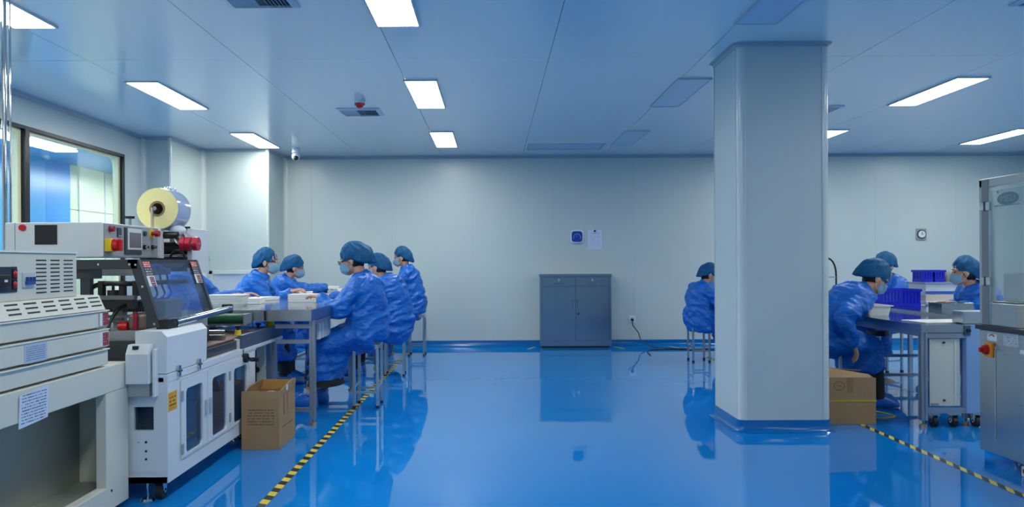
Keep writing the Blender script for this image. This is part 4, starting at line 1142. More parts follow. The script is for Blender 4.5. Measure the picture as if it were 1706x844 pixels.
for a, c in ((5.88, 7.40), (7.44, 8.96), (9.0, 10.43)):
    part('long_rail', ALU, lt, (LX1 - 0.03, LX1 - 0.0, a, c, LZ - 0.115, LZ - 0.085))
    part('long_rail', ALU, lt, (LX0 + 0.02, LX0 + 0.05, a, c, 0.10, 0.13))
part('mid_rail', ALU, lt, (-1.60, LX1 - 0.036, 5.845, 5.875, 0.60, 0.63))
# narrow drawers hung under the table side
for k in range(4):
    part('hanging_plate', WHITEP, lt, (LX1 - 0.05, LX1 - 0.03, 6.15 + 0.12 * k, 6.22 + 0.12 * k, LZ - 0.25, LZ - 0.115))

# goods on the left table
def product_box(label, x, y, z, sx=0.14, sy=0.2, sz=0.035, rz=0.0, group='white product boxes on the packing table', band=True, name='product_box'):
    t = thing(name, label, 'box', (x, y, z), rz, group)
    MB().box(-sx / 2, sx / 2, -sy / 2, sy / 2, 0, sz * 0.55, bev=0.0025).build('tray', BOXW, t, local=True)
    MB().box(-sx / 2 - 0.0015, sx / 2 + 0.0015, -sy / 2 - 0.0015, sy / 2 + 0.0015, sz * 0.5, sz, bev=0.0025).build('lid', BOXW, t, local=True)
    if band:
        MB().box(-sx / 2 - 0.0025, -sx / 2 + 0.006, -sy / 2 - 0.0025, -sy / 2 + 0.006, sz * 0.2, sz * 0.35).build('black_dot', BLACK, t, local=True)
        MB().box(-sx / 2 - 0.0025, -sx / 2 + 0.006, -sy / 2 - 0.0025, -sy / 2 + 0.006, sz * 0.65, sz * 0.8).build('black_dot', BLACK, t, local=True)
    return t
zt = LZ + 0.0005
product_box('white flat box at the bottom of the neat stack near the table corner', -1.66, 7.0, zt, 0.24, 0.2, 0.034)
product_box('white flat box on top of the neat stack near the table corner', -1.66, 7.0, zt + 0.0345, 0.24, 0.2, 0.034)
product_box('white box lying in front of the nearest worker, beside the stack', -1.46, 7.05, zt, 0.13, 0.2, 0.055, 0.05, band=False)
product_box('white box half hidden behind the neat stack', -1.62, 7.45, zt, 0.2, 0.18, 0.05, 0.1, band=False)
product_box('open white box standing before the worker with the low cap', -2.02, 8.55, zt, 0.16, 0.13, 0.035, 0.2, band=False)
product_box('white box held by the worker at the far end of the left side', -1.90, 9.42, zt + 0.035, 0.15, 0.17, 0.03, 0.15, band=False)
product_box('white box right in front of the far left worker', -1.72, 9.30, zt, 0.16, 0.2, 0.04, 0.0, band=False)
product_box('long white box lying flat across the middle of the table', -2.0, 6.68, zt, 0.13, 0.2, 0.05, 0.1, band=False)
product_box('white box in front of the hidden worker behind the hood', -2.12, 7.35, zt + 0.001, 0.2, 0.22, 0.028, -0.3, band=False)
# stack of round-cornered white trays
for i in range(4):
    b = MB()
    z = zt + 0.0225 * i
    b.rings([[Vector((p[0], p[1], zz)) for p in rrect(0, 0, 0.30 * s, 0.22 * s, 0.035 * s, 4)] for s, zz in ((0.9, 0), (0.97, 0.018), (1.0, 0.018), (1.0, 0.0215), (0.96, 0.0215))])
    o = b.build('white_tray', PLASW, None, smooth=40, local=True)
    o.location = (-2.13 + 0.004 * i, 6.38 - 0.003 * i, z)
    tag(o, ['bottom', 'second', 'third', 'topmost'][i] + ' white plastic tray of the stack beside the clear hood', 'tray', 'stacked white trays on the packing table')

# ================================================================== STOOLS
def make_stool(label, x, y, rz, h=0.52, w=0.215, d=0.27):
    t = thing('steel_stool', label, 'stool', (x, y, 0), rz, 'square steel stools')
    a, c = w / 2, d / 2
    kw = dict(local=True)
    MB().box(-a, a, -c, c, h - 0.012, h, bev=0.003).build('seat', STEEL, t, **kw)
    MB().box(-a, a, -c, -c + 0.014, h - 0.034, h - 0.012).box(-a, a, c - 0.014, c, h - 0.034, h - 0.012).box(-a, -a + 0.014, -c + 0.014, c - 0.014, h - 0.034, h - 0.012).box(a - 0.014, a, -c + 0.014, c - 0.014, h - 0.034, h - 0.012).build('apron', STEEL, t, **kw)
    for sx in (-1, 1):
        for sy in (-1, 1):
            px, py = sx * (a - 0.012), sy * (c - 0.012)
            l = MB().box(px - 0.011, px + 0.011, py - 0.011, py + 0.011, 0.008, h - 0.03, bev=0.002).build('leg', STEEL, t, **kw)
            MB().box(px - 0.0125, px + 0.0125, py - 0.0125, py + 0.0125, 0.0, 0.02).build('foot_cap', RUB, l, **kw)
    for sy in (-1, 1):
        py = sy * (c - 0.012)
        MB().box(-a + 0.022, a - 0.022, py - 0.008, py + 0.008, 0.12, 0.138).build('stretcher', STEEL, t, **kw)
    for sx in (-1, 1):
        px = sx * (a - 0.012)
        MB().box(px - 0.008, px + 0.008, -c + 0.022, c - 0.022, 0.17, 0.188).build('stretcher', STEEL, t, **kw)
    return t
def stool_copy(src, label, x, y, rz, sz=1.0):
    c = copy_tree(src)
    c.location = (x, y, 0)
    c.rotation_euler = (0, 0, rz)
    c.scale = (1, 1, sz)
    c['label'] = label
    return c
st0 = make_stool('square steel stool under the nearest worker with glasses', -1.05, 6.66, 0.0)
stool_copy(st0, 'square steel stool under the middle worker of the right row at the packing table', -1.05, 8.5, 0.05)
stool_copy(st0, 'square steel stool nearest the back wall under the far upright worker', -0.99, 10.32, 0.0)
stool_copy(st0, 'square steel stool of the worker hidden behind the hood', -2.55, 6.72, 0.0)
stool_copy(st0, 'square steel stool under the worker whose mask is in full view', -2.48, 7.95, 0.0)
stool_copy(st0, 'square steel stool of the farthest worker on the left side of the packing table', -2.5, 9.25, 0.0)
stool_copy(st0, 'square steel stool half hidden by the column', 2.45, 9.55, 0.0)
stool_copy(st0, 'square steel stool of the bending worker right of the column', 2.68, 6.52, 0.0, 0.92)
stool_copy(st0, 'square steel stool behind the blue crate on the right', 4.22, 8.6, 0.3, 0.92)
stool_copy(st0, 'square steel stool behind the right table beyond the steel frame', 4.38, 7.05, 0.0, 0.92)
# ================================================================== PEOPLE
import mathutils.noise as mnoise
def remeshed(mb, voxel, smooth_it):
    """fuses overlapping closed shapes into one continuous surface"""
    me = bpy.data.meshes.new('tmp')
    bmesh.ops.recalc_face_normals(mb.bm, faces=mb.bm.faces)
    mb.bm.to_mesh(me)
    mb.bm.free()
    o = bpy.data.objects.new('tmp', me)
    C.objects.link(o)
    r = o.modifiers.new('r', 'REMESH')
    r.mode = 'VOXEL'
    r.voxel_size = voxel
    s = o.modifiers.new('s', 'SMOOTH')
    s.factor = 0.5
    s.iterations = smooth_it
    dg = bpy.context.evaluated_depsgraph_get()
    out = bpy.data.meshes.new_from_object(o.evaluated_get(dg))
    bpy.data.objects.remove(o)
    bpy.data.meshes.remove(me)
    return out
def link_mesh(name, me, m, parent):
    me.materials.clear()
    me.materials.append(m)
    me.polygons.foreach_set('use_smooth', [True] * len(me.polygons))
    o = bpy.data.objects.new(name, me)
    C.objects.link(o)
    o.parent = parent
    return o
def displace(me, fn):
    n = len(me.vertices)
    co = np.empty(n * 3); me.vertices.foreach_get('co', co); co = co.reshape(-1, 3)
    no = np.empty(n * 3); me.vertices.foreach_get('normal', no); no = no.reshape(-1, 3)
    co = co + no * fn(co)[:, None]
    me.vertices.foreach_set('co', co.ravel())
    me.update()
def ik(root, target, a, b, pole):
    root, target, pole = Vector(root), Vector(target), Vector(pole)
    d = target - root
    L = min(d.length, (a + b) * 0.995)
    t = d.normalized()
    end = root + t * L
    x = (a * a - b * b + L * L) / (2 * L)
    h = math.sqrt(max(a * a - x * x, 1e-6))
    p = (pole - t * pole.dot(t)).normalized()
    return root + t * x + p * h, end
def ell(c, U, V, a, b, n=20):
    return [c + U * a * math.cos(2 * PI * k / n) + V * b * math.sin(2 * PI * k / n) for k in range(n)]

def hand(b, wrist, f, nrm, thumb_side, curl=0.5):
    """palm, four jointed fingers of unequal length and a thumb; f along the hand, nrm out of the palm"""
    f = f.normalized()
    nrm = (nrm - f * nrm.dot(f)).normalized()
    s = f.cross(nrm).normalized() * thumb_side
    for i in range(4):
        off = 0.0295 - 0.0197 * i
        k0 = wrist + s * off * 0.55 + f * 0.005
        k1 = wrist + s * off + f * (0.088 - 0.004 * abs(i - 1))
        b.capsule(k0, k1, 0.0135, 0.0105, 8)
        ln = (0.068, 0.077, 0.071, 0.055)[i]
        c1, c2 = curl * 0.7, curl * 1.5
        d1 = (f * math.cos(c1) + nrm * math.sin(c1) + s * (0.07 - 0.05 * i)).normalized()
        k2 = k1 + d1 * ln * 0.55
        d2 = (f * math.cos(c2) + nrm * math.sin(c2) + s * (0.05 - 0.04 * i)).normalized()
        k3 = k2 + d2 * ln * 0.5
        b.capsule(k1, k2, 0.0098, 0.0086, 8)
        b.capsule(k2, k3, 0.0086, 0.0072, 8)
    t0 = wrist + s * 0.022 + f * 0.018
    t1 = t0 + (s * 0.75 + f * 0.6 + nrm * 0.25).normalized() * 0.038
    t2 = t1 + (s * 0.3 + f * 0.85 + nrm * (0.2 + 0.3 * curl)).normalized() * 0.032
    t3 = t2 + (f * 0.9 + nrm * (0.2 + 0.4 * curl)).normalized() * 0.024
    b.capsule(t0, t1, 0.0145, 0.0115, 8); b.capsule(t1, t2, 0.0112, 0.0098, 8); b.capsule(t2, t3, 0.0098, 0.008, 8)

def person(label, loc, face_dir, seat=0.52, lean=(8, 18), handL=None, handR=None, fdir=None, head=(0, 0), head_fwd=0.03, feet=((0.40, 0.10), (0.40, -0.10)),
           hem=0.25, drape=0.0, bulk=1.0, cap=(1.0, 0.06, 0.0), glasses=False, head_to=None, spine=0.50, seed=0, shoulder_w=0.165, trousers_hem=0.1, curl=0.55, palm=(0, 0, -1), hang=False, bare_ankle=False, elbow_out=0.35, skirt=False):
    rz = math.radians(face_dir)
    t = thing('person', label, 'person', (loc[0], loc[1], 0), rz, 'workers in blue gowns')
    rnd = random.Random(seed)
    inv = Matrix.Rotation(-rz, 3, 'Z')
    L0 = Vector((loc[0], loc[1], 0))
    loc_of = lambda p: inv @ (Vector(p) - L0)
    Y1 = Vector((0, 1, 0))
    hip = Vector((0, 0, seat + 0.095))
    # spine
    pts, axs = [], []
    p = hip.copy()
    ns = 20
    for i in range(ns + 1):
        a = R(lean[0] + (lean[1] - lean[0]) * i / ns)
        d = Vector((math.sin(a), 0, math.cos(a)))
        pts.append(p.copy()); axs.append((d, Vector((math.cos(a), 0, -math.sin(a)))))
        p = p + d * spine / ns
    if head_to is not None:
        nd0 = (axs[ns][0] * 0.7 + Vector((0.25, 0, 0.7))).normalized()
        hc0 = pts[ns] + nd0 * 0.105 + Vector((head_fwd, 0, 0.035))
        dl = loc_of(head_to) - (hc0 + Matrix.Rotation(R(head[0]), 3, 'Z') @ Matrix.Rotation(R(head[1]), 3, 'Y') @ Vector((-0.03, 0, 0.055)))
        for i in range(ns + 1):
            pts[i] = pts[i] + dl * (i / ns) ** 1.4
    at = lambda s: pts[max(0, min(ns, round(s * ns)))]
    ax = lambda s: axs[max(0, min(ns, round(s * ns)))]
    sh_c = at(0.86)
    SH = {1: sh_c + Y1 * shoulder_w + ax(0.86)[1] * 0.0, -1: sh_c - Y1 * shoulder_w}
    neck0 = at(1.0)
    nd = (ax(1.0)[0] * 0.7 + Vector((0.25, 0, 0.7))).normalized()
    headc = neck0 + nd * 0.105 + Vector((head_fwd, 0, 0.035))
    Hm = Matrix.Rotation(R(head[0]), 3, 'Z') @ Matrix.Rotation(R(head[1]), 3, 'Y')
    hp = lambda x, y, z: headc + Hm @ Vector((x, y, z))
    # limbs
    tgt = {1: loc_of(handL) if handL else Vector((0.34, 0.12, seat + 0.36)), -1: loc_of(handR) if handR else Vector((0.34, -0.12, seat + 0.36))}
    ELB, WR, HD = {}, {}, {}
    for s in (1, -1):
        pole = Vector((-0.25, s * elbow_out, -0.8)) if not hang else Vector((-0.6, s * 0.25, -0.1))
        e, wv = ik(SH[s], tgt[s], 0.275, 0.245, pole)
        ELB[s], WR[s] = e, wv
        fd = (wv - e).normalized()
        if fdir is not None:
            fd = (fd * 0.4 + inv @ Vector(fdir)).normalized()
        HD[s] = fd
    HIP = {s: hip + Vector((0, s * 0.09, -0.01)) for s in (1, -1)}
    KN, AN = {}, {}
    for s, ft in ((1, feet[0]), (-1, feet[1])):
        k, a = ik(HIP[s], Vector((ft[0], ft[1], 0.085)), 0.405, 0.40, Vector((1, s * 0.15, 0.7)))
        KN[s], AN[s] = k, Vector((a.x, a.y, max(a.z, 0.07)))
    # ---- body
    b = MB()
    tors = []
    for sv, wa, da in ((0.0, 0.15, 0.11), (0.25, 0.135, 0.10), (0.55, 0.145, 0.10), (0.8, 0.15, 0.095), (0.92, 0.10, 0.075), (1.0, 0.055, 0.058)):
        tors.append(ell(at(sv), Y1, ax(sv)[1], wa, da))
    b.rings(tors)
    b.capsule(hip + Vector((0, -0.07, -0.02)), hip + Vector((0, 0.07, -0.02)), 0.095, 0.095, 12)
    b.capsule(neck0 - nd * 0.04, neck0 + nd * 0.10, 0.053, 0.05, 12)
    for s in (1, -1):
        b.capsule(SH[s] - Y1 * s * 0.03, ELB[s], 0.05, 0.038); b.capsule(ELB[s], WR[s], 0.037, 0.024)
        hand(b, WR[s], HD[s], inv @ Vector(palm), -s if True else s, curl)
        b.capsule(HIP[s], KN[s], 0.075, 0.052); b.capsule(KN[s], AN[s], 0.05, 0.033)
        b.capsule(AN[s] + Vector((-0.02, 0, -0.035)), AN[s] + Vector((0.13, 0, -0.05)), 0.034, 0.026)
    sph = lambda x, y, z, rx, ry, rz_: b.sphere(hp(x, y, z), 1.0, 14, 9, (rx, ry, rz_), Hm)
    sph(-0.012, 0, 0.035, 0.098, 0.077, 0.096)
    sph(0.030, 0, -0.030, 0.064, 0.062, 0.076)
    sph(0.055, 0, -0.085, 0.030, 0.034, 0.030)
    sph(0.098, 0, -0.022, 0.014, 0.013, 0.018); sph(0.092, 0, -0.004, 0.011, 0.010, 0.024)
    sph(0.086, 0, -0.06, 0.014, 0.024, 0.013)
    sph(0.074, 0.030, 0.027, 0.014, 0.024, 0.010); sph(0.074, -0.030, 0.027, 0.014, 0.024, 0.010)
    for s in (1, -1):
        sph(-0.004, s * 0.078, -0.012, 0.02, 0.010, 0.032)
    body = link_mesh('body', remeshed(b, 0.0065, 3), SKIN, t)
    # eyes and brows
    for s in (1, -1):
        b = MB(); b.sphere(hp(0.079, s * 0.030, 0.008), 1.0, 12, 8, (0.008, 0.0135, 0.0058), Hm)
        b.build('eye', mat('eye_dark', (30, 22, 20), 0.15), t, smooth=180, local=True)
        b = MB(); b.tube([hp(0.090, s * 0.014, 0.030), hp(0.089, s * 0.03, 0.034), hp(0.079, s * 0.048, 0.030)], 0.0035, 5)
        b.build('eyebrow', HAIR, t, smooth=180, local=True)
    # hair under the cap
    b = MB(); b.sphere(hp(-0.028, 0, 0.018), 1.0, 20, 14, (0.088, 0.0795, 0.098), Hm)
    b.sphere(hp(-0.055, 0, -0.045), 1.0, 14, 10, (0.032, 0.042, 0.038), Hm)
    b.build('hair', HAIR, t, smooth=180, local=True)
    # bouffant cap
    cs, back, tilt = cap
    b = MB()
    nphi, nth = 56, 20
    rs = []
    f1, f2 = rnd.uniform(0, 6), rnd.uniform(0, 6)
    for i in range(nth + 1):
        th = PI * 0.5 * 1.12 * i / nth      # from the crown down past the equator to the hem
        ring = []
        for k in range(nphi):
            ph = 2 * PI * k / nphi
            bulge = max(0.0, -math.cos(ph)) ** 2
            drop = max(0.0, 0.12 - math.cos(ph)) ** 1.2
            rx = (0.101 + back * bulge) * cs
            ry = (0.090 + 0.010 * bulge) * cs
            rz_ = 0.103 * cs
            st, ct = math.sin(th), math.cos(th)
            sag = 1 + 0.05 * math.sin(th) ** 4
            x = rx * st * math.cos(ph) * sag
            y = ry * st * math.sin(ph) * sag
            z = rz_ * ct
            pk = (i / nth) ** 3
            fold = 0.0045 * math.sin(11 * ph + 2.5 * math.sin(3 * th + f1) + f2) * math.sin(th) + 0.003 * math.sin(5 * ph + 9 * th + f1)
            rr = 1 + fold / 0.1 + 0.03 * pk * math.sin(26 * ph)
            x, y, z = x * rr, y * rr, z * (1 + fold / 0.14)
            # gathered elastic hem: drawn in, high on the brow, low at the nape
            x, y = x * (1 - 0.09 * pk), y * (1 - 0.09 * pk)
            z -= (0.098 * drop * (i / nth) ** 1.6) + 0.02 * abs(math.sin(ph)) * pk - tilt * st * (-math.cos(ph)) * 0.5
            ring.append(hp(-0.018 + x, y, 0.047 + z))
        rs.append(ring)
    rs.append([hp(-0.018, 0, 0.03).lerp(q, 0.72) for q in rs[-1]])
    b.rings(rs)
    b.build('hair_cap', CAPM, t, smooth=180, local=True)
    # face mask with pleats and ear loops
    b = MB()
    nu, nv = 20, 12
    gr = []
    for j in range(nv + 1):
        v = j / nv
        row = []
        for i in range(nu + 1):
            u = -1 + 2 * i / nu
            ph = u * 1.32
            zt_, zb_ = -0.002 - 0.020 * abs(u) ** 1.5, -0.108 + 0.030 * abs(u) ** 1.5
            z = zt_ + (zb_ - zt_) * v
            rx = 0.097 + 0.014 * math.sin(PI * min(1, v * 1.1)) * math.cos(ph) ** 2 - 0.024 * max(0, v - 0.7) / 0.3 + 0.0016 * math.sin(v * 22)
            row.append(hp(0.012 + rx * math.cos(ph), 0.0695 * math.sin(ph), z))
        gr.append(row)
    vs = [[b.bm.verts.new(q) for q in r_] for r_ in gr]
    for j in range(nv):
        for i in range(nu):
            b.bm.faces.new((vs[j][i], vs[j][i + 1], vs[j + 1][i + 1], vs[j + 1][i]))
    ext = bmesh.ops.solidify(b.bm, geom=list(b.bm.faces), thickness=0.002)
    mk = b.build('face_mask', MASKM, t, smooth=60, local=True)
    for s in (1, -1):
        b = MB()
        b.tube([hp(0.036, s * 0.068, -0.024), hp(0.015, s * 0.078, -0.002), hp(-0.012, s * 0.084, 0.012), hp(-0.024, s * 0.082, -0.014), hp(0.0, s * 0.078, -0.045), hp(0.034, s * 0.067, -0.076)], 0.0016, 5)
        b.build('ear_loop', PLASW, mk, smooth=180, local=True)
    if glasses:
        b = MB()
        for s in (1, -1):
            b.tube([hp(0.108, s * 0.034 + 0.024 * math.cos(2 * PI * k / 16), 0.006 + 0.018 * math.sin(2 * PI * k / 16)) for k in range(16)], 0.0022, 5, closed=True)
            b.tube([hp(0.104, s * 0.058, 0.012), hp(0.05, s * 0.079, 0.014), hp(-0.004, s * 0.083, 0.012)], 0.002, 5)
        b.tube([hp(0.109, 0.01, 0.010), hp(0.112, 0, 0.013), hp(0.109, -0.01, 0.010)], 0.002, 5)
        gl_ = b.build('eyeglasses', DARK, t, smooth=180, local=True)
        for s in (1, -1):
            b = MB(); b.prism([hp(0.1075, s * 0.034 + 0.023 * math.cos(2 * PI * k / 16), 0.006 + 0.017 * math.sin(2 * PI * k / 16)) for k in range(16)], Hm @ Vector((0.0012, 0, 0)))
            b.build('lens', glass('spectacle_lens', (220, 226, 232), 1.4, 0.1), gl_, local=True)
    # ---- gown
    b = MB()
    k_ = bulk
    tors = []
    prof = [(-0.12, 0.190, 0.150), (0.0, 0.202, 0.168), (0.2, 0.196, 0.166), (0.42, 0.190, 0.154), (0.62, 0.196, 0.148), (0.78, 0.192, 0.136), (0.88, 0.172, 0.118), (0.95, 0.122, 0.097), (1.0, 0.082, 0.080), (1.05, 0.068, 0.070)]
    for sv, wa, da in prof:
        c = at(max(0, min(1, sv))) + ax(max(0, min(1, sv)))[0] * spine * (sv - max(0, min(1, sv)))
        tors.append(ell(c - ax(max(0, min(1, sv)))[1] * 0.012, Y1, ax(max(0, min(1, sv)))[1], wa * k_, da * k_))
    b.rings(tors)
    for s in (1, -1):
        e, wv = ELB[s], WR[s]
        b.capsule(SH[s] - Y1 * s * 0.045 - Vector((0, 0, 0.01)), e, 0.088 * k_, 0.070 * k_, 14)
        b.capsule(e, wv.lerp(e, 0.10), 0.070 * k_, 0.046, 14)
    # lap, front fall, optional fall over the stool
    km = (KN[1] + KN[-1]) / 2
    khw = abs(KN[1].y - KN[-1].y) / 2
    path = [(hip + Vector((-0.06, 0, -0.03)), 0.200 * k_, 0.125), (hip.lerp(km, 0.4) + Vector((0, 0, -0.005)), 0.205 * k_, 0.125), (hip.lerp(km, 0.8), 0.19 + khw * 0.2, 0.112), (km + Vector((0.03, 0, 0.0)), 0.15 + khw * 0.6, 0.09)]
    rs = []
    for i, (c, wa, da) in enumerate(path):
        tdir = ((path[min(i + 1, 3)][0] - path[max(i - 1, 0)][0])).normalized()
        V = Y1.cross(tdir).normalized()
        rs.append(ell(c, Y1, V, wa, da))
    b.rings(rs)
    if hem is not None:
        top = km + Vector((0.0, 0, 0.01))
        bot = Vector(((AN[1].x + AN[-1].x) / 2 * 0.35 + km.x * 0.65, km.y, hem))
        rs = []
        for u in (0, 0.3, 0.65, 1.0):
            c = top.lerp(bot, u)
            rs.append(ell(c + Vector((-0.05 * u, 0, 0)), Y1, Vector((1, 0, 0)), 0.15 + khw * 0.5 + 0.02 * u, 0.085 + 0.065 * u))
        b.rings(rs)
        # side cloth between seat and shin
        b.rings([ell(hip.lerp(km, 0.62) + Vector((0, 0, -0.06)), Y1, Vector((1, 0, 0)), 0.175, 0.12), ell(Vector((bot.x - 0.10, 0, hem + 0.03)), Y1, Vector((1, 0, 0)), 0.17, 0.11)])
    if drape > 0:
        b.rings([ell(hip + Vector((-0.01, 0, -0.0)), Y1, Vector((1, 0, 0)), 0.205 * k_, 0.185 * k_), ell(Vector((0.0, 0, seat - drape * 0.4)), Y1, Vector((1, 0, 0)), 0.215 * k_, 0.185), ell(Vector((0.03, 0, seat - drape)), Y1, Vector((1, 0, 0)), 0.20 * k_, 0.16)])
    me = remeshed(b, 0.0115, 5)
    off = Vector((rnd.uniform(0, 50), rnd.uniform(0, 50), rnd.uniform(0, 50)))
    nz = mnoise.noise
    def wr(p):
        out = np.empty(len(p))
        for i, (x, y, z) in enumerate(p.tolist()):
            u, v = z * 0.85 + x * 0.5, x * 0.85 - z * 0.5          # folds run aslant, as pulled cloth does
            w = 0.35 * nz((x * 4 + off.x, y * 4, z * 4))
            r1 = 1 - 2.6 * abs(nz((v * 4 + off.x, y * 5 + w + off.y, u * 13 + 2 * w)))
            r2 = 1 - 2.6 * abs(nz((v * 11 + off.z, y * 11 + off.x, u * 24 + 3 * w)))
            out[i] = 0.0155 * r1 + 0.006 * r2
        return out
    displace(me, wr)
    gw = link_mesh('gown', me, GOWN, t)
    # stand-up collar
    b = MB()
    d1_, v1 = ax(1.0)
    c0 = at(0.97)
    rs = []
    for h_, wa, da in ((0.0, 0.098, 0.092), (0.03, 0.080, 0.078), (0.062, 0.074, 0.076), (0.064, 0.068, 0.070), (0.03, 0.072, 0.071), (0.0, 0.085, 0.08)):
        ring = []
        for k in range(24):
            a = 2 * PI * k / 24
            back_up = 0.45 + 0.55 * (0.5 - 0.5 * math.sin(a))
            ring.append(c0 + d1_ * h_ * back_up + Y1 * wa * math.cos(a) + v1 * da * math.sin(a))
        rs.append(ring)
    b.rings(rs, closed=True)
    b.build('collar', GOWN, gw, smooth=60, local=True)
    # cuffs
    for s in (1, -1):
        e, wv = ELB[s], WR[s]
        b = MB(); b.cyl(wv.lerp(e, 0.16), wv.lerp(e, 0.0), 0.044, 0.038, 16)
        b.build('cuff', GOWN, gw, smooth=60, local=True)
    # ---- trousers and shoe covers
    if skirt and hem is not None:
        b = MB()
        bx = (AN[1].x + AN[-1].x) / 2 * 0.35 + km.x * 0.65
        b.rings([ell(Vector((bx - 0.055, 0, z_)), Y1, Vector((1, 0, 0)), 0.155 + khw * 0.5 + e_, 0.145 + e_, 32) for z_, e_ in ((hem + 0.08, -0.03), (hem + 0.01, -0.005), (hem - 0.05, 0.012), (hem - 0.052, 0.004))])
        b.build('skirt_hem', TROU, t, smooth=60, local=True)
    b = MB()
    for s in (1, -1):
        lo_ = KN[s].lerp(AN[s], 1.0 if not bare_ankle else 0.62)
        b.tube([HIP[s].lerp(KN[s], 0.1), HIP[s].lerp(KN[s], 0.6), KN[s], KN[s].lerp(lo_, 0.5), lo_], [0.07, 0.066, 0.062, 0.066, 0.066], 14)
    b.build('trousers', TROU, t, smooth=60, local=True)
    for s in (1, -1):
        a = AN[s]
        if bare_ankle:
            b = MB(); b.tube([a + Vector((-0.005, 0, 0.075)), a + Vector((0.0, 0, 0.02)), a + Vector((0.06, 0, -0.01))], [0.044, 0.048, 0.04], 12)
            b.build('shoe', SOCK, t, smooth=60, local=True)
        b = MB()
        rs = []
        for u, wa, ha in ((-0.075, 0.02, 0.03), (-0.065, 0.042, 0.055), (-0.02, 0.055, 0.068), (0.05, 0.058, 0.06), (0.11, 0.060, 0.045), (0.165, 0.05, 0.034), (0.185, 0.02, 0.018)):
            ring = []
            for k in range(20):
                an = 2 * PI * k / 20
                cr = 1 + 0.10 * math.sin(5 * an + 40 * u + s) * (1 if math.sin(an) > 0 else 0.2)
                ring.append(Vector((a.x + u, a.y + wa * math.cos(an) * cr, 0.003 + ha * (1 + math.sin(an) * cr) * (0.98 if math.sin(an) > 0 else 1.0))))
            rs.append(ring)
        for r_ in rs:
            for v in r_: v.z = max(v.z, 0.002)
        b.rings(rs)
        b.tube([Vector((a.x - 0.01 + 0.052 * math.cos(2 * PI * k / 20), a.y + 0.05 * math.sin(2 * PI * k / 20), 0.118 + 0.006 * math.sin(k * 2.1))) for k in range(20)], 0.012, 6, closed=True)
        b.build('shoe_cover', SHOEC, t, smooth=60, local=True)
    return t

# right row of the left table, facing the table (towards -X); the first is nearest to the camera
person('nearest seated worker at the packing table, wearing glasses and a bulky blue cap', (-1.06, 6.66), 180, 0.52, (3, 22), handL=(-1.44, 6.62, 0.905), handR=(-1.42, 6.98, 0.905), fdir=(-0.6, 0.4, 0),
       head=(-4, 16), head_fwd=0.035, head_to=on_y(590, 421, 6.66), cap=(1.06, 0.06, 0.02), glasses=True, hem=0.235, spine=0.47, seed=1, bulk=1.04, feet=((0.46, 0.12), (0.42, -0.12)), bare_ankle=True, skirt=True)
person('stooped middle worker of the right row at the packing table', (-1.06, 8.5), 178, 0.52, (0, 30), handL=(-1.46, 8.45, 0.905), handR=(-1.44, 8.72, 0.905), fdir=(-0.6, 0.4, 0),
       head=(-12, 14), head_fwd=0.03, head_to=on_y(631, 435, 8.5), cap=(1.0, 0.04, 0.01), hem=0.26, drape=0.17, spine=0.45, seed=2, bulk=1.12)
person('farthest upright worker of the right row, close to the back wall', (-1.03, 10.3), 176, 0.52, (2, 12), handL=(-1.44, 10.2, 0.905), handR=(-1.42, 10.42, 0.905),
       head=(4, 8), head_fwd=0.03, head_to=on_y(672, 421, 10.3), cap=(1.0, 0.03, 0.0), hem=0.26, spine=0.52, seed=3, bulk=0.93)
# left row, facing +X
person('worker left of the packing table looking right, her blue mask in full view', (-2.47, 7.95), 4, 0.52, (6, 20), handL=(-2.06, 8.12, 0.91), handR=(-2.02, 7.92, 0.905), fdir=(0.7, 0.1, 0),
       head=(-7, 4), head_fwd=0.03, head_to=on_y(442, 427, 7.95), cap=(1.0, 0.04, 0.03), hem=0.24, spine=0.49, seed=4)
person('worker at the far end of the left row leaning on the table with outstretched arms', (-2.50, 9.25), 4, 0.52, (8, 30), handL=(-2.0, 9.52, 0.905), handR=(-1.97, 9.36, 0.905), fdir=(0.7, 0.1, 0),
       head=(8, 12), head_fwd=0.035, head_to=on_y(489, 437, 9.25), cap=(1.02, 0.045, 0.02), hem=0.24, spine=0.46, seed=5)
person('worker mostly hidden behind the clear machine hood, one sleeve reaching onto the table', (-2.58, 6.72), 0, 0.52, (6, 16), handL=(-2.2, 6.98, 0.92), handR=(-2.24, 6.74, 0.92), fdir=(0.7, 0.1, 0),
       head=(0, 6), head_to=on_y(321, 410, 6.72), cap=(1.0, 0.035, 0.0), hem=0.24, spine=0.515, seed=6)
# right side
person('hunched worker on a stool half hidden by the column', (2.47, 9.52), 5, 0.52, (4, 30), handL=(2.86, 9.62, 0.80), handR=(2.86, 9.36, 0.80),
       head=(-8, 22), head_fwd=0.02, head_to=on_y(1181, 449, 9.5), cap=(0.98, 0.03, 0.02), hem=0.22, drape=0.16, spine=0.42, seed=7, bulk=1.03)
person('worker bending far forward beside the right table, one arm hanging down', (2.64, 6.50), 4, 0.47, (30, 58), handL=(3.08, 6.80, 0.70), handR=(2.83, 6.28, 0.53), hang=True,
       head=(-10, 34), head_fwd=0.03, head_to=on_y(1460, 450, 6.5), cap=(1.06, 0.045, 0.03), hem=0.30, spine=0.53, seed=8, bulk=1.06, palm=(-1, 0, 0), feet=((0.36, 0.1), (0.42, -0.12)))
person('worker behind the big blue crate with the cap turned away', (4.24, 8.6), 215, 0.47, (6, 28), handL=(3.95, 8.28, 0.79), handR=(3.88, 8.52, 0.79),
       head=(-6, 22), head_fwd=0.03, head_to=on_y(1474, 434, 8.5), cap=(1.06, 0.06, 0.03), hem=0.22, spine=0.5, seed=9)
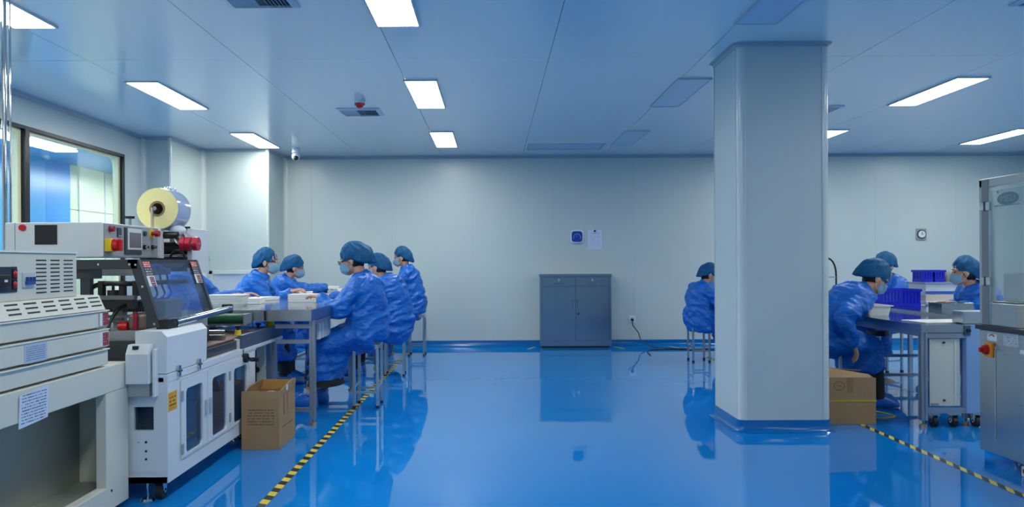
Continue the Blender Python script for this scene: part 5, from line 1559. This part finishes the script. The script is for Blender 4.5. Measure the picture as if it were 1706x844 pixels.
person('worker at the right behind the steel door frame, facing left with hands on the table', (4.36, 7.05), 183, 0.47, (6, 22), handL=(4.08, 6.95, 0.80), handR=(4.09, 7.12, 0.80), fdir=(-0.5, 0.1, -0.1),
       head=(-26, 6), head_fwd=0.03, head_to=on_y(1612, 442, 7.0), cap=(0.98, 0.03, 0.0), hem=0.22, spine=0.46, seed=10)
# ================================================================== RIGHT: CARTON, TABLE, GOODS
RX0, RX1 = 2.40, 2.765
c2 = carton('closed cardboard carton with yellow strap on the floor right of the column', RX0, RX1, 5.78, 6.15, 0.335)
MB().prism([(RX0, 5.78, 0.335), (RX1 - 0.02, 5.78, 0.335), (RX1, 5.90, 0.342), (RX0, 5.96, 0.40)], (0, 0.0, 0.006)).build('flap', CARD, c2)
MB().prism([(RX0, 6.15, 0.335), (RX1, 6.15, 0.335), (RX1 - 0.02, 5.98, 0.36), (RX0, 5.99, 0.39)], (0, 0.0, 0.006)).build('flap', CARD, c2)
part('strap', mat('strap_yellow', (200, 176, 40), 0.4), c2, (RX0 - 0.002, RX1 + 0.002, 5.777, 5.779, 0.165, 0.177))
part('tape', mat('brown_tape', (150, 112, 70), 0.4), c2, (2.555, 2.60, 5.7785, 5.7795, 0.23, 0.335))
b = MB()
b.tube([Vector((2.5 + 0.038 * math.cos(2 * PI * k / 24), 5.7795, 0.28 + 0.03 * math.sin(2 * PI * k / 24))) for k in range(24)], 0.0018, 4, closed=True)
b.box(2.485, 2.515, 5.778, 5.7797, 0.278, 0.282)
b.build('stamp', mat('stamp_brown', (80, 60, 40), 0.6), c2)
b = MB()
b.tube(smooth_path([Vector((2.78, 6.2, 0.006)), Vector((2.9, 6.32, 0.012)), Vector((3.0, 6.2, 0.008)), Vector((3.04, 6.05, 0.006)), Vector((2.92, 5.98, 0.005)), Vector((2.8, 6.02, 0.005))]), 0.005, 6)
b.build('loose_strap', mat('strap_yellow', (200, 176, 40), 0.4), None, smooth=180, label='loose yellow packing strap curled on the floor behind the strapped carton', cat='strap')

TX0, TX1, TY0, TY1, TZ = 3.03, 3.66, 5.655, 9.0, 0.728
rt = thing('assembly_table', 'stainless steel assembly table on aluminium frame at the right', 'table', (3.6, 7.2, 0))
part('table_top', STEELTOP, rt, (TX0, TX1, TY0, TY1, TZ - 0.004, TZ))
part('edge_strip', STEEL, rt, (TX0, 3.345, TY0 - 0.003, TY0 + 0.01, TZ - 0.055, TZ - 0.001))
part('edge_strip', STEEL, rt, (TX0 - 0.003, TX0 + 0.01, TY0, TY1, TZ - 0.055, TZ - 0.001))
part('raised_top', STEELTOP, rt, (TX1, 4.15, 5.95, TY1, TZ + 0.012, TZ + 0.018))
part('raised_edge', STEEL, rt, (TX1 - 0.004, TX1 + 0.004, 5.958, TY1, TZ - 0.03, TZ + 0.018))
part('raised_edge', STEEL, rt, (TX1 - 0.004, 4.15, 5.95, 5.958, TZ - 0.05, TZ + 0.018))
BG = mat('plate_blue_reflection', (128, 164, 204), 0.3)  # aluminium plate; the blue it reflects is painted into the base colour
part('corner_post', BG, rt, (3.345, 3.47, TY0 - 0.004, TY0 + 0.05, 0.10, TZ - 0.002), bev=0.003)
part('steel_block', STEEL, rt, (3.36, 3.62, TY0 + 0.06, TY0 + 0.2, TZ + 0.001, TZ + 0.09), bev=0.004)
part('latch_plate', mat('slate_inside', (70, 92, 118), 0.4), rt, (3.33, 3.372, TY0 - 0.012, TY0 - 0.004, TZ - 0.075, TZ - 0.005))
MB().cyl((3.352, TY0 - 0.012, TZ - 0.04), (3.352, TY0 - 0.03, TZ - 0.04), 0.013, n=12).build('latch_knob', BLACK, rt, smooth=40)
for xx, yy in ((TX0 + 0.022, TY0 + 0.024), (TX0 + 0.022, 7.5), (4.1, 6.1), (TX0 + 0.022, 8.95), (4.1, 8.95), (3.40, TY0 + 0.1)):
    grooved_leg(rt, xx, yy, 0.05, TZ - 0.055, 0.045)
part('frame_rail', ALU, rt, (TX0 + 0.045, 3.345, TY0 + 0.004, TY0 + 0.04, TZ - 0.095, TZ - 0.06))
part('frame_rail', ALU, rt, (TX0 + 0.045, 3.47, TY0 + 0.004, TY0 + 0.04, 0.10, 0.14))
part('frame_rail', ALU, rt, (TX0 + 0.002, TX0 + 0.04, TY0 + 0.048, 7.475, TZ - 0.085, TZ - 0.055))
part('frame_rail', ALU, rt, (TX0 + 0.002, TX0 + 0.04, 7.525, 8.925, TZ - 0.085, TZ - 0.055))
part('frame_rail', ALU, rt, (TX0 + 0.005, TX0 + 0.035, 7.525, 8.925, 0.14, 0.17))
part('foot_rail', ALU, rt, (TX0 + 0.045, 4.08, 7.485, 7.515, 0.28, 0.305))
part('foot_rail', ALU, rt, (TX0 + 0.045, 4.08, 7.485, 7.515, 0.10, 0.125))
PB = mat('panel_pale', (206, 206, 192), 0.4)
sp_ = part('side_panel', PB, rt, (TX0 + 0.07, 3.315, TY0 + 0.025, TY0 + 0.035, 0.15, TZ - 0.10))
part('panel_stile', TRIM, sp_, (3.275, 3.285, TY0 + 0.02, TY0 + 0.026, 0.16, TZ - 0.11))
for z_ in (0.19, 0.60):
    MB().cyl((3.2, TY0 + 0.025, z_), (3.2, TY0 + 0.015, z_), 0.008, n=10).build('bolt', DARK, sp_)
part('brace', GREYP, sp_, (TX0 + 0.08, TX0 + 0.13, TY0 + 0.015, TY0 + 0.026, 0.155, 0.17))
for x in (3.13, 3.27):
    caster(rt, x, TY0 + 0.02, 0.04, 0.1)
caster(rt, 3.43, TY0 + 0.02, 0.04, 0.1)
# round-based stand seen under the table
t = thing('pedestal_stand', 'thin steel pedestal with dark round collar under the right table', 'stand', (3.78, 7.85, 0))
MB().cyl((3.78, 7.85, 0.02), (3.78, 7.85, 0.66), 0.025, n=16).build('pole', CHROME, t, smooth=40)
MB().cyl((3.78, 7.85, 0.45), (3.78, 7.85, 0.50), 0.11, 0.10, 24).build('collar', mat('navy_collar', (20, 28, 60), 0.4), t, smooth=40)
MB().cyl((3.78, 7.85, 0.0), (3.78, 7.85, 0.02), 0.16, 0.12, 24).build('base', DARK, t, smooth=40)

# blue slatted crate
def crate(label, x, y, z, sx, sy, sz, rz=0.0, nx=14, ny=9, group='blue plastic crates on the right', rows=1):
    t = thing('plastic_crate', label, 'crate', (x, y, z), rz, group)
    a, c = sx / 2, sy / 2
    w = 0.006
    MB().box(-a, a, -c, c, 0, 0.006).build('base', CRATE, t, local=True)
    MB().box(-a - 0.008, a + 0.008, -c - 0.008, -c + w, sz - 0.022, sz).box(-a - 0.008, a + 0.008, c - w, c + 0.008, sz - 0.022, sz).box(-a - 0.008, -a + w, -c + w, c - w, sz - 0.022, sz).box(a - w, a + 0.008, -c + w, c - w, sz - 0.022, sz).build('rim', CRATE, t, local=True)
    MB().box(-a, a, -c, -c + w, 0.006, 0.03).box(-a, a, c - w, c, 0.006, 0.03).box(-a, -a + w, -c + w, c - w, 0.006, 0.03).box(a - w, a, -c + w, c - w, 0.006, 0.03).build('lower_band', CRATE, t, local=True)
    bw = sx / nx
    sl_ = None
    for s in (-1, 1):
        for k in range(nx):
            x0 = -a + bw * k + bw * 0.12
            y_ = s * (c - w / 2)
            MB().box(x0, x0 + bw * 0.72, y_ - w / 2, y_ + w / 2, 0.03, sz - 0.022).build('slat', CRATE, t, local=True)
        for k in range(ny):
            bw2 = sy / ny
            y0 = -c + bw2 * k + bw2 * 0.12
            x_ = s * (a - w / 2)
            MB().box(x_ - w / 2, x_ + w / 2, y0, y0 + bw2 * 0.72, 0.03, sz - 0.022).build('slat', CRATE, t, local=True)
    return t
crate('large blue slatted plastic crate on the right table', 3.835, 7.75, TZ + 0.0185, 0.45, 0.33, 0.165)
# white bin
b = MB()
zt2 = TZ + 0.0005
rs = [[Vector((p[0], p[1], z)) for p in rrect(0, 0, sx_, sy_, 0.02, 4)] for sx_, sy_, z in
      ((0.17, 0.25, 0), (0.195, 0.28, 0.078), (0.225, 0.31, 0.078), (0.225, 0.31, 0.086), (0.188, 0.272, 0.086), (0.165, 0.245, 0.004))]
b.rings(rs)
o = b.build('white_bin', mat('bin_white', (216, 218, 212), 0.4), None, smooth=40, local=True)
o.location = (3.185, 6.72, zt2)
tag(o, 'white plastic bin on the table corner beside the bending worker', 'bin')
# steel tray box
t = thing('steel_pan', 'open stainless steel pan on the right table in front of the seated worker', 'pan', (3.79, 6.62, TZ + 0.0185))
MB().box(-0.13, 0.13, -0.10, 0.10, 0, 0.004).build('base', STEELTOP, t, local=True)
for q in ((-0.13, 0.13, -0.10, -0.096), (-0.13, 0.13, 0.096, 0.10), (-0.13, -0.126, -0.096, 0.096), (0.126, 0.13, -0.096, 0.096)):
    MB().box(*q, 0.004, 0.085).build('wall', STEELTOP, t, local=True)
b = MB()
b.tube([Vector((p[0], p[1], 0.086)) for p in rrect(0, 0, 0.265, 0.205, 0.01, 3)], 0.003, 6, closed=True)
b.build('rim', CHROME, t, local=True, smooth=60)
product_box('thin white sheet stack lying on the near end of the right table', 3.32, 5.95, TZ + 0.0005, 0.4, 0.3, 0.006, 0.1, group='papers on the right table', band=False, name='paper_stack')

# bench with a white and blue desktop machine behind the right worker
bt = thing('side_bench', 'small white side bench carrying the white and blue desktop machine', 'bench', (4.65, 7.93, 0))
part('bench_top', PLASW, bt, (4.185, 5.1, 7.72, 8.14, 0.755, 0.785), bev=0.003)
for xx, yy in ((4.225, 7.76), (5.06, 7.76), (4.225, 8.1), (5.06, 8.1)):
    part('leg', ALU, bt, (xx - 0.018, xx + 0.018, yy - 0.018, yy + 0.018, 0, 0.755))
dm = thing('desktop_machine', 'white desktop machine with a blue stripe on the bench behind the seated worker', 'machine', (4.39, 7.93, 0.785))
part('base', mat('base_beige', (204, 196, 184), 0.4), dm, (4.20, 4.60, 7.76, 8.10, 0.7855, 0.85), bev=0.004)
part('body', PLASW, dm, (4.205, 4.595, 7.77, 8.09, 0.85, 0.955), bev=0.004)
part('blue_stripe', mat('stripe_blue', (60, 100, 190), 0.35), dm, (4.203, 4.54, 7.766, 7.77, 0.856, 0.884))
part('shelf', STEEL, dm, (4.19, 4.62, 7.75, 8.10, 0.955, 0.97), bev=0.002)
crate('small blue crate on the left end of the desktop machine', 4.262, 7.93, 0.9705, 0.10, 0.2, 0.118, 0, 4, 4)
crate('small blue crate next to the grey pouch on the desktop machine', 4.38, 7.93, 0.9705, 0.10, 0.2, 0.118, 0, 4, 4)
b = MB()
b.rings([[Vector((p[0], p[1], z)) for p in rrect(0, 0, s_ * 0.13, s_ * 0.14, 0.03 * s_, 3)] for s_, z in ((1, 0), (1.0, 0.05), (0.85, 0.085), (0.5, 0.11))])
o = b.build('grey_pouch', mat('pouch_grey', (136, 136, 132), 0.5, bump=0.004, bscale=30), None, smooth=60, local=True)
o.location = (4.52, 7.92, 0.9705)
tag(o, 'grey soft pouch on the desktop machine beside the small blue crates', 'pouch')
t = thing('hand_scanner', 'small black device lying on the desktop machine by the worker in the mask', 'device', (4.52, 7.80, 0.9705))
part('body', BLACK, t, (4.47, 4.59, 7.785, 7.815, 0.9705, 1.0), bev=0.004)
part('window', mat('screen_grey', (110, 120, 124), 0.12), t, (4.49, 4.55, 7.783, 7.785, 0.978, 0.992))

# bench behind the column with a curved lamp
bb = thing('column_bench', 'steel bench hidden behind the column in front of a seated worker', 'bench', (3.4, 9.5, 0))
part('bench_top', STEELTOP, bb, (2.80, 4.12, 9.15, 9.85, 0.72, 0.75), bev=0.003)
for xx, yy in ((2.84, 9.2), (4.08, 9.2), (2.84, 9.8), (4.08, 9.8)):
    part('leg', ALU, bb, (xx - 0.018, xx + 0.018, yy - 0.018, yy + 0.018, 0, 0.72))
lp = thing('bench_lamp', 'black bent-neck lamp rising beside the column right edge', 'lamp', (4.03, 9.4, 0.75))
MB().cyl((4.03, 9.4, 0.7502), (4.03, 9.4, 0.775), 0.07, 0.06, 20).build('base', BLACK, lp, smooth=40)
MB().tube(smooth_path([Vector((4.03, 9.4, 0.77)), Vector((4.035, 9.4, 1.0)), Vector((4.02, 9.4, 1.12)), Vector((3.97, 9.4, 1.2)), Vector((3.86, 9.4, 1.23)), Vector((3.75, 9.4, 1.18))]), 0.011, 8).build('neck', BLACK, lp, smooth=180)
MB().cyl((3.75, 9.4, 1.19), (3.72, 9.4, 1.12), 0.03, 0.075, 20).build('shade', BLACK, lp, smooth=40)
part('cross_arm', GREYP, lp, (3.8, 4.03, 9.39, 9.41, 0.985, 1.0))

# ================================================================== RIGHT: STEEL MACHINE WITH CLEAR DOOR FRAME
GX, GYF, GYN = 2.90, 4.77, 3.0
m3 = thing('steel_machine', 'stainless steel machine with tall clear door frame at the right edge', 'machine', (3.4, 3.9, 0))
part('body', STEEL, m3, (GX, 3.95, GYN, GYF, 0.06, 0.775), bev=0.006)
part('door_leaf', STEEL, m3, (GX - 0.006, GX, GYN + 0.1, 4.60, 0.12, 0.665), bev=0.002)
part('door_strip', mat('bright_strip', (206, 208, 206), 0.2, metal=0.6), m3, (GX - 0.007, GX, 4.605, 4.612, 0.14, 0.685))
part('worktop', mat('dark_band', (48, 52, 56), 0.4), m3, (GX - 0.02, 3.97, GYN - 0.02, GYF + 0.01, 0.775, 0.803), bev=0.004)
part('step_box', STEEL, m3, (GX + 0.005, 3.6, 4.44, GYF - 0.04, 0.803, 0.935), bev=0.004)
part('deck', mat('dark_deck', (96, 98, 98), 0.4, metal=0.4), m3, (GX + 0.02, 3.6, 4.46, GYF - 0.06, 0.935, 0.943))
for k in range(3):
    part('deck_plate', STEEL, m3, (3.0 + 0.2 * k, 3.17 + 0.2 * k, 4.5, 4.66, 0.943, 0.95))
part('backsplash', STEEL, m3, (3.012, 3.6, 4.70, 4.712, 0.943, 1.105))
part('post', STEEL, m3, (GX, GX + 0.04, 4.668, GYF - 0.005, 0.803, 1.66), bev=0.004)
part('post_face', mat('post_grey', (150, 150, 150), 0.35, metal=0.7), m3, (GX - 0.003, GX, 4.672, 4.735, 0.81, 1.655))
part('post', STEEL, m3, (GX, GX + 0.04, GYN, GYN + 0.1, 0.803, 1.66), bev=0.004)
part('top_beam', STEEL, m3, (GX, GX + 0.04, GYN, GYF - 0.005, 1.612, 1.662), bev=0.004)
ACR2 = glass('door_acrylic', (236, 242, 242), 1.0, 0.12, (226, 230, 230))
part('door_pane', ACR2, m3, (GX + 0.014, GX + 0.020, GYN + 0.1, 4.668, 0.95, 1.59), label='clear acrylic door pane with an oval grey-green logo')
for z_ in (1.50, 1.06):
    h_ = part('hinge', CHROME, m3, (GX - 0.010, GX + 0.004, 4.652, 4.69, z_ - 0.025, z_ + 0.025), bev=0.003)
    part('hinge_leaf', CHROME, h_, (GX - 0.008, GX + 0.004, 4.712, 4.75, z_ - 0.022, z_ + 0.022), bev=0.002)
    part('hinge_block', DARK, h_, (GX - 0.006, GX + 0.004, 4.69, 4.712, z_ - 0.028, z_ + 0.028))
# oval logo with its lettering
LOGO = mat('logo_greygreen', (118, 140, 142), 0.4)
la, lb = on_x(1661, 330, GX + 0.012), on_x(1697.5, 330, GX + 0.012)
ly, lz, lw = (la.y + lb.y) / 2, on_x(1679, 330, GX + 0.012).z, abs(la.y - lb.y) / 2
b = MB()
b.prism([(GX + 0.012, ly + lw * math.cos(2 * PI * k / 40), lz + 0.036 * math.sin(2 * PI * k / 40)) for k in range(40)], (0.0015, 0, 0))
lg = b.build('logo_oval', LOGO, m3)
text_mesh('logo_text', 'MELI', 0.052, mat('logo_light', (160, 186, 178), 0.4), m3, (GX + 0.0115, ly, lz), (R(90), 0, R(-90)), 0.0006, sx=1.05 * 2 * lw / 0.155)
q = on_x(1662, 319.5, GX + 0.012)
MB().cyl((GX + 0.012, q.y, q.z), (GX + 0.0135, q.y, q.z), 0.007, n=14).build('logo_dot', LOGO, m3)
qa, qb = on_x(1656.5, 343.5, GX + 0.012), on_x(1699, 343.5, GX + 0.012)
part('logo_line', LOGO, m3, (GX + 0.012, GX + 0.0135, qb.y, qa.y, qa.z - 0.003, qa.z + 0.002))
# switch and labels
q = on_x(1649, 582, GX)
part('switch_base', ORANP, m3, (GX - 0.016, GX, q.y - 0.045, q.y + 0.03, q.z - 0.042, q.z + 0.042), bev=0.004)
rk = MB().cyl((GX - 0.016, q.y + 0.004, q.z), (GX - 0.035, q.y + 0.004, q.z), 0.03, 0.026, 22).build('rotary_switch', REDP, m3, smooth=40)
part('switch_grip', REDP, rk, (GX - 0.06, GX - 0.033, q.y - 0.006, q.y + 0.014, q.z - 0.014, q.z + 0.014), bev=0.003)
qa, qb = on_x(1645, 555, GX), on_x(1661, 568, GX)
lb_ = part('label_white', mat('sticker_white', (226, 226, 226), 0.4), m3, (GX - 0.0015, GX, qb.y, qa.y, qb.z, qa.z))
b = MB()
rs = []
for k in range(13):
    a = R(20 + 130 * k / 12)
    cy_, cz_ = (qa.y + qb.y) / 2, qb.z + 0.014
    wv = 0.005 + 0.005 * k / 12
    rs.append([Vector((x_, cy_ + r * math.cos(a), cz_ + r * 0.8 * math.sin(a))) for r, x_ in ((0.028 - wv, GX - 0.0015), (0.028, GX - 0.0015), (0.028, GX - 0.0025), (0.028 - wv, GX - 0.0025))])
b.rings(rs)
b.build('arrow_mark', DREDP, lb_)
qa, qb = on_x(1672, 553, GX), on_x(1697, 578, GX)
part('rating_plate', printed('rating_print', (196, 200, 204), (110, 116, 124), 7, 1, 2, 0.08, 0.5, 26), m3, (GX - 0.0015, GX, qb.y, qa.y, qb.z, qa.z))
part('white_label', st_w, m3, (GX - 0.0015, GX, 4.2, 4.40, 0.668, 0.69))
caster(m3, GX + 0.06, 4.46, 0.045, 0.08, mat('blue_wheel', (30, 70, 120), 0.4))
part('jack_block', mat('cream_block', (206, 200, 184), 0.4), m3, (GX - 0.01, GX + 0.05, 4.22, 4.38, 0.0, 0.055), bev=0.004)
part('jack_slot', mat('brown_slot', (50, 36, 30), 0.5), m3, (GX - 0.012, GX - 0.009, 4.31, 4.365, 0.02, 0.042))
for yy, xx in ((3.1, GX + 0.08), (3.1, 3.85), (4.65, 3.85)):
    caster(m3, xx, yy, 0.03, 0.065)
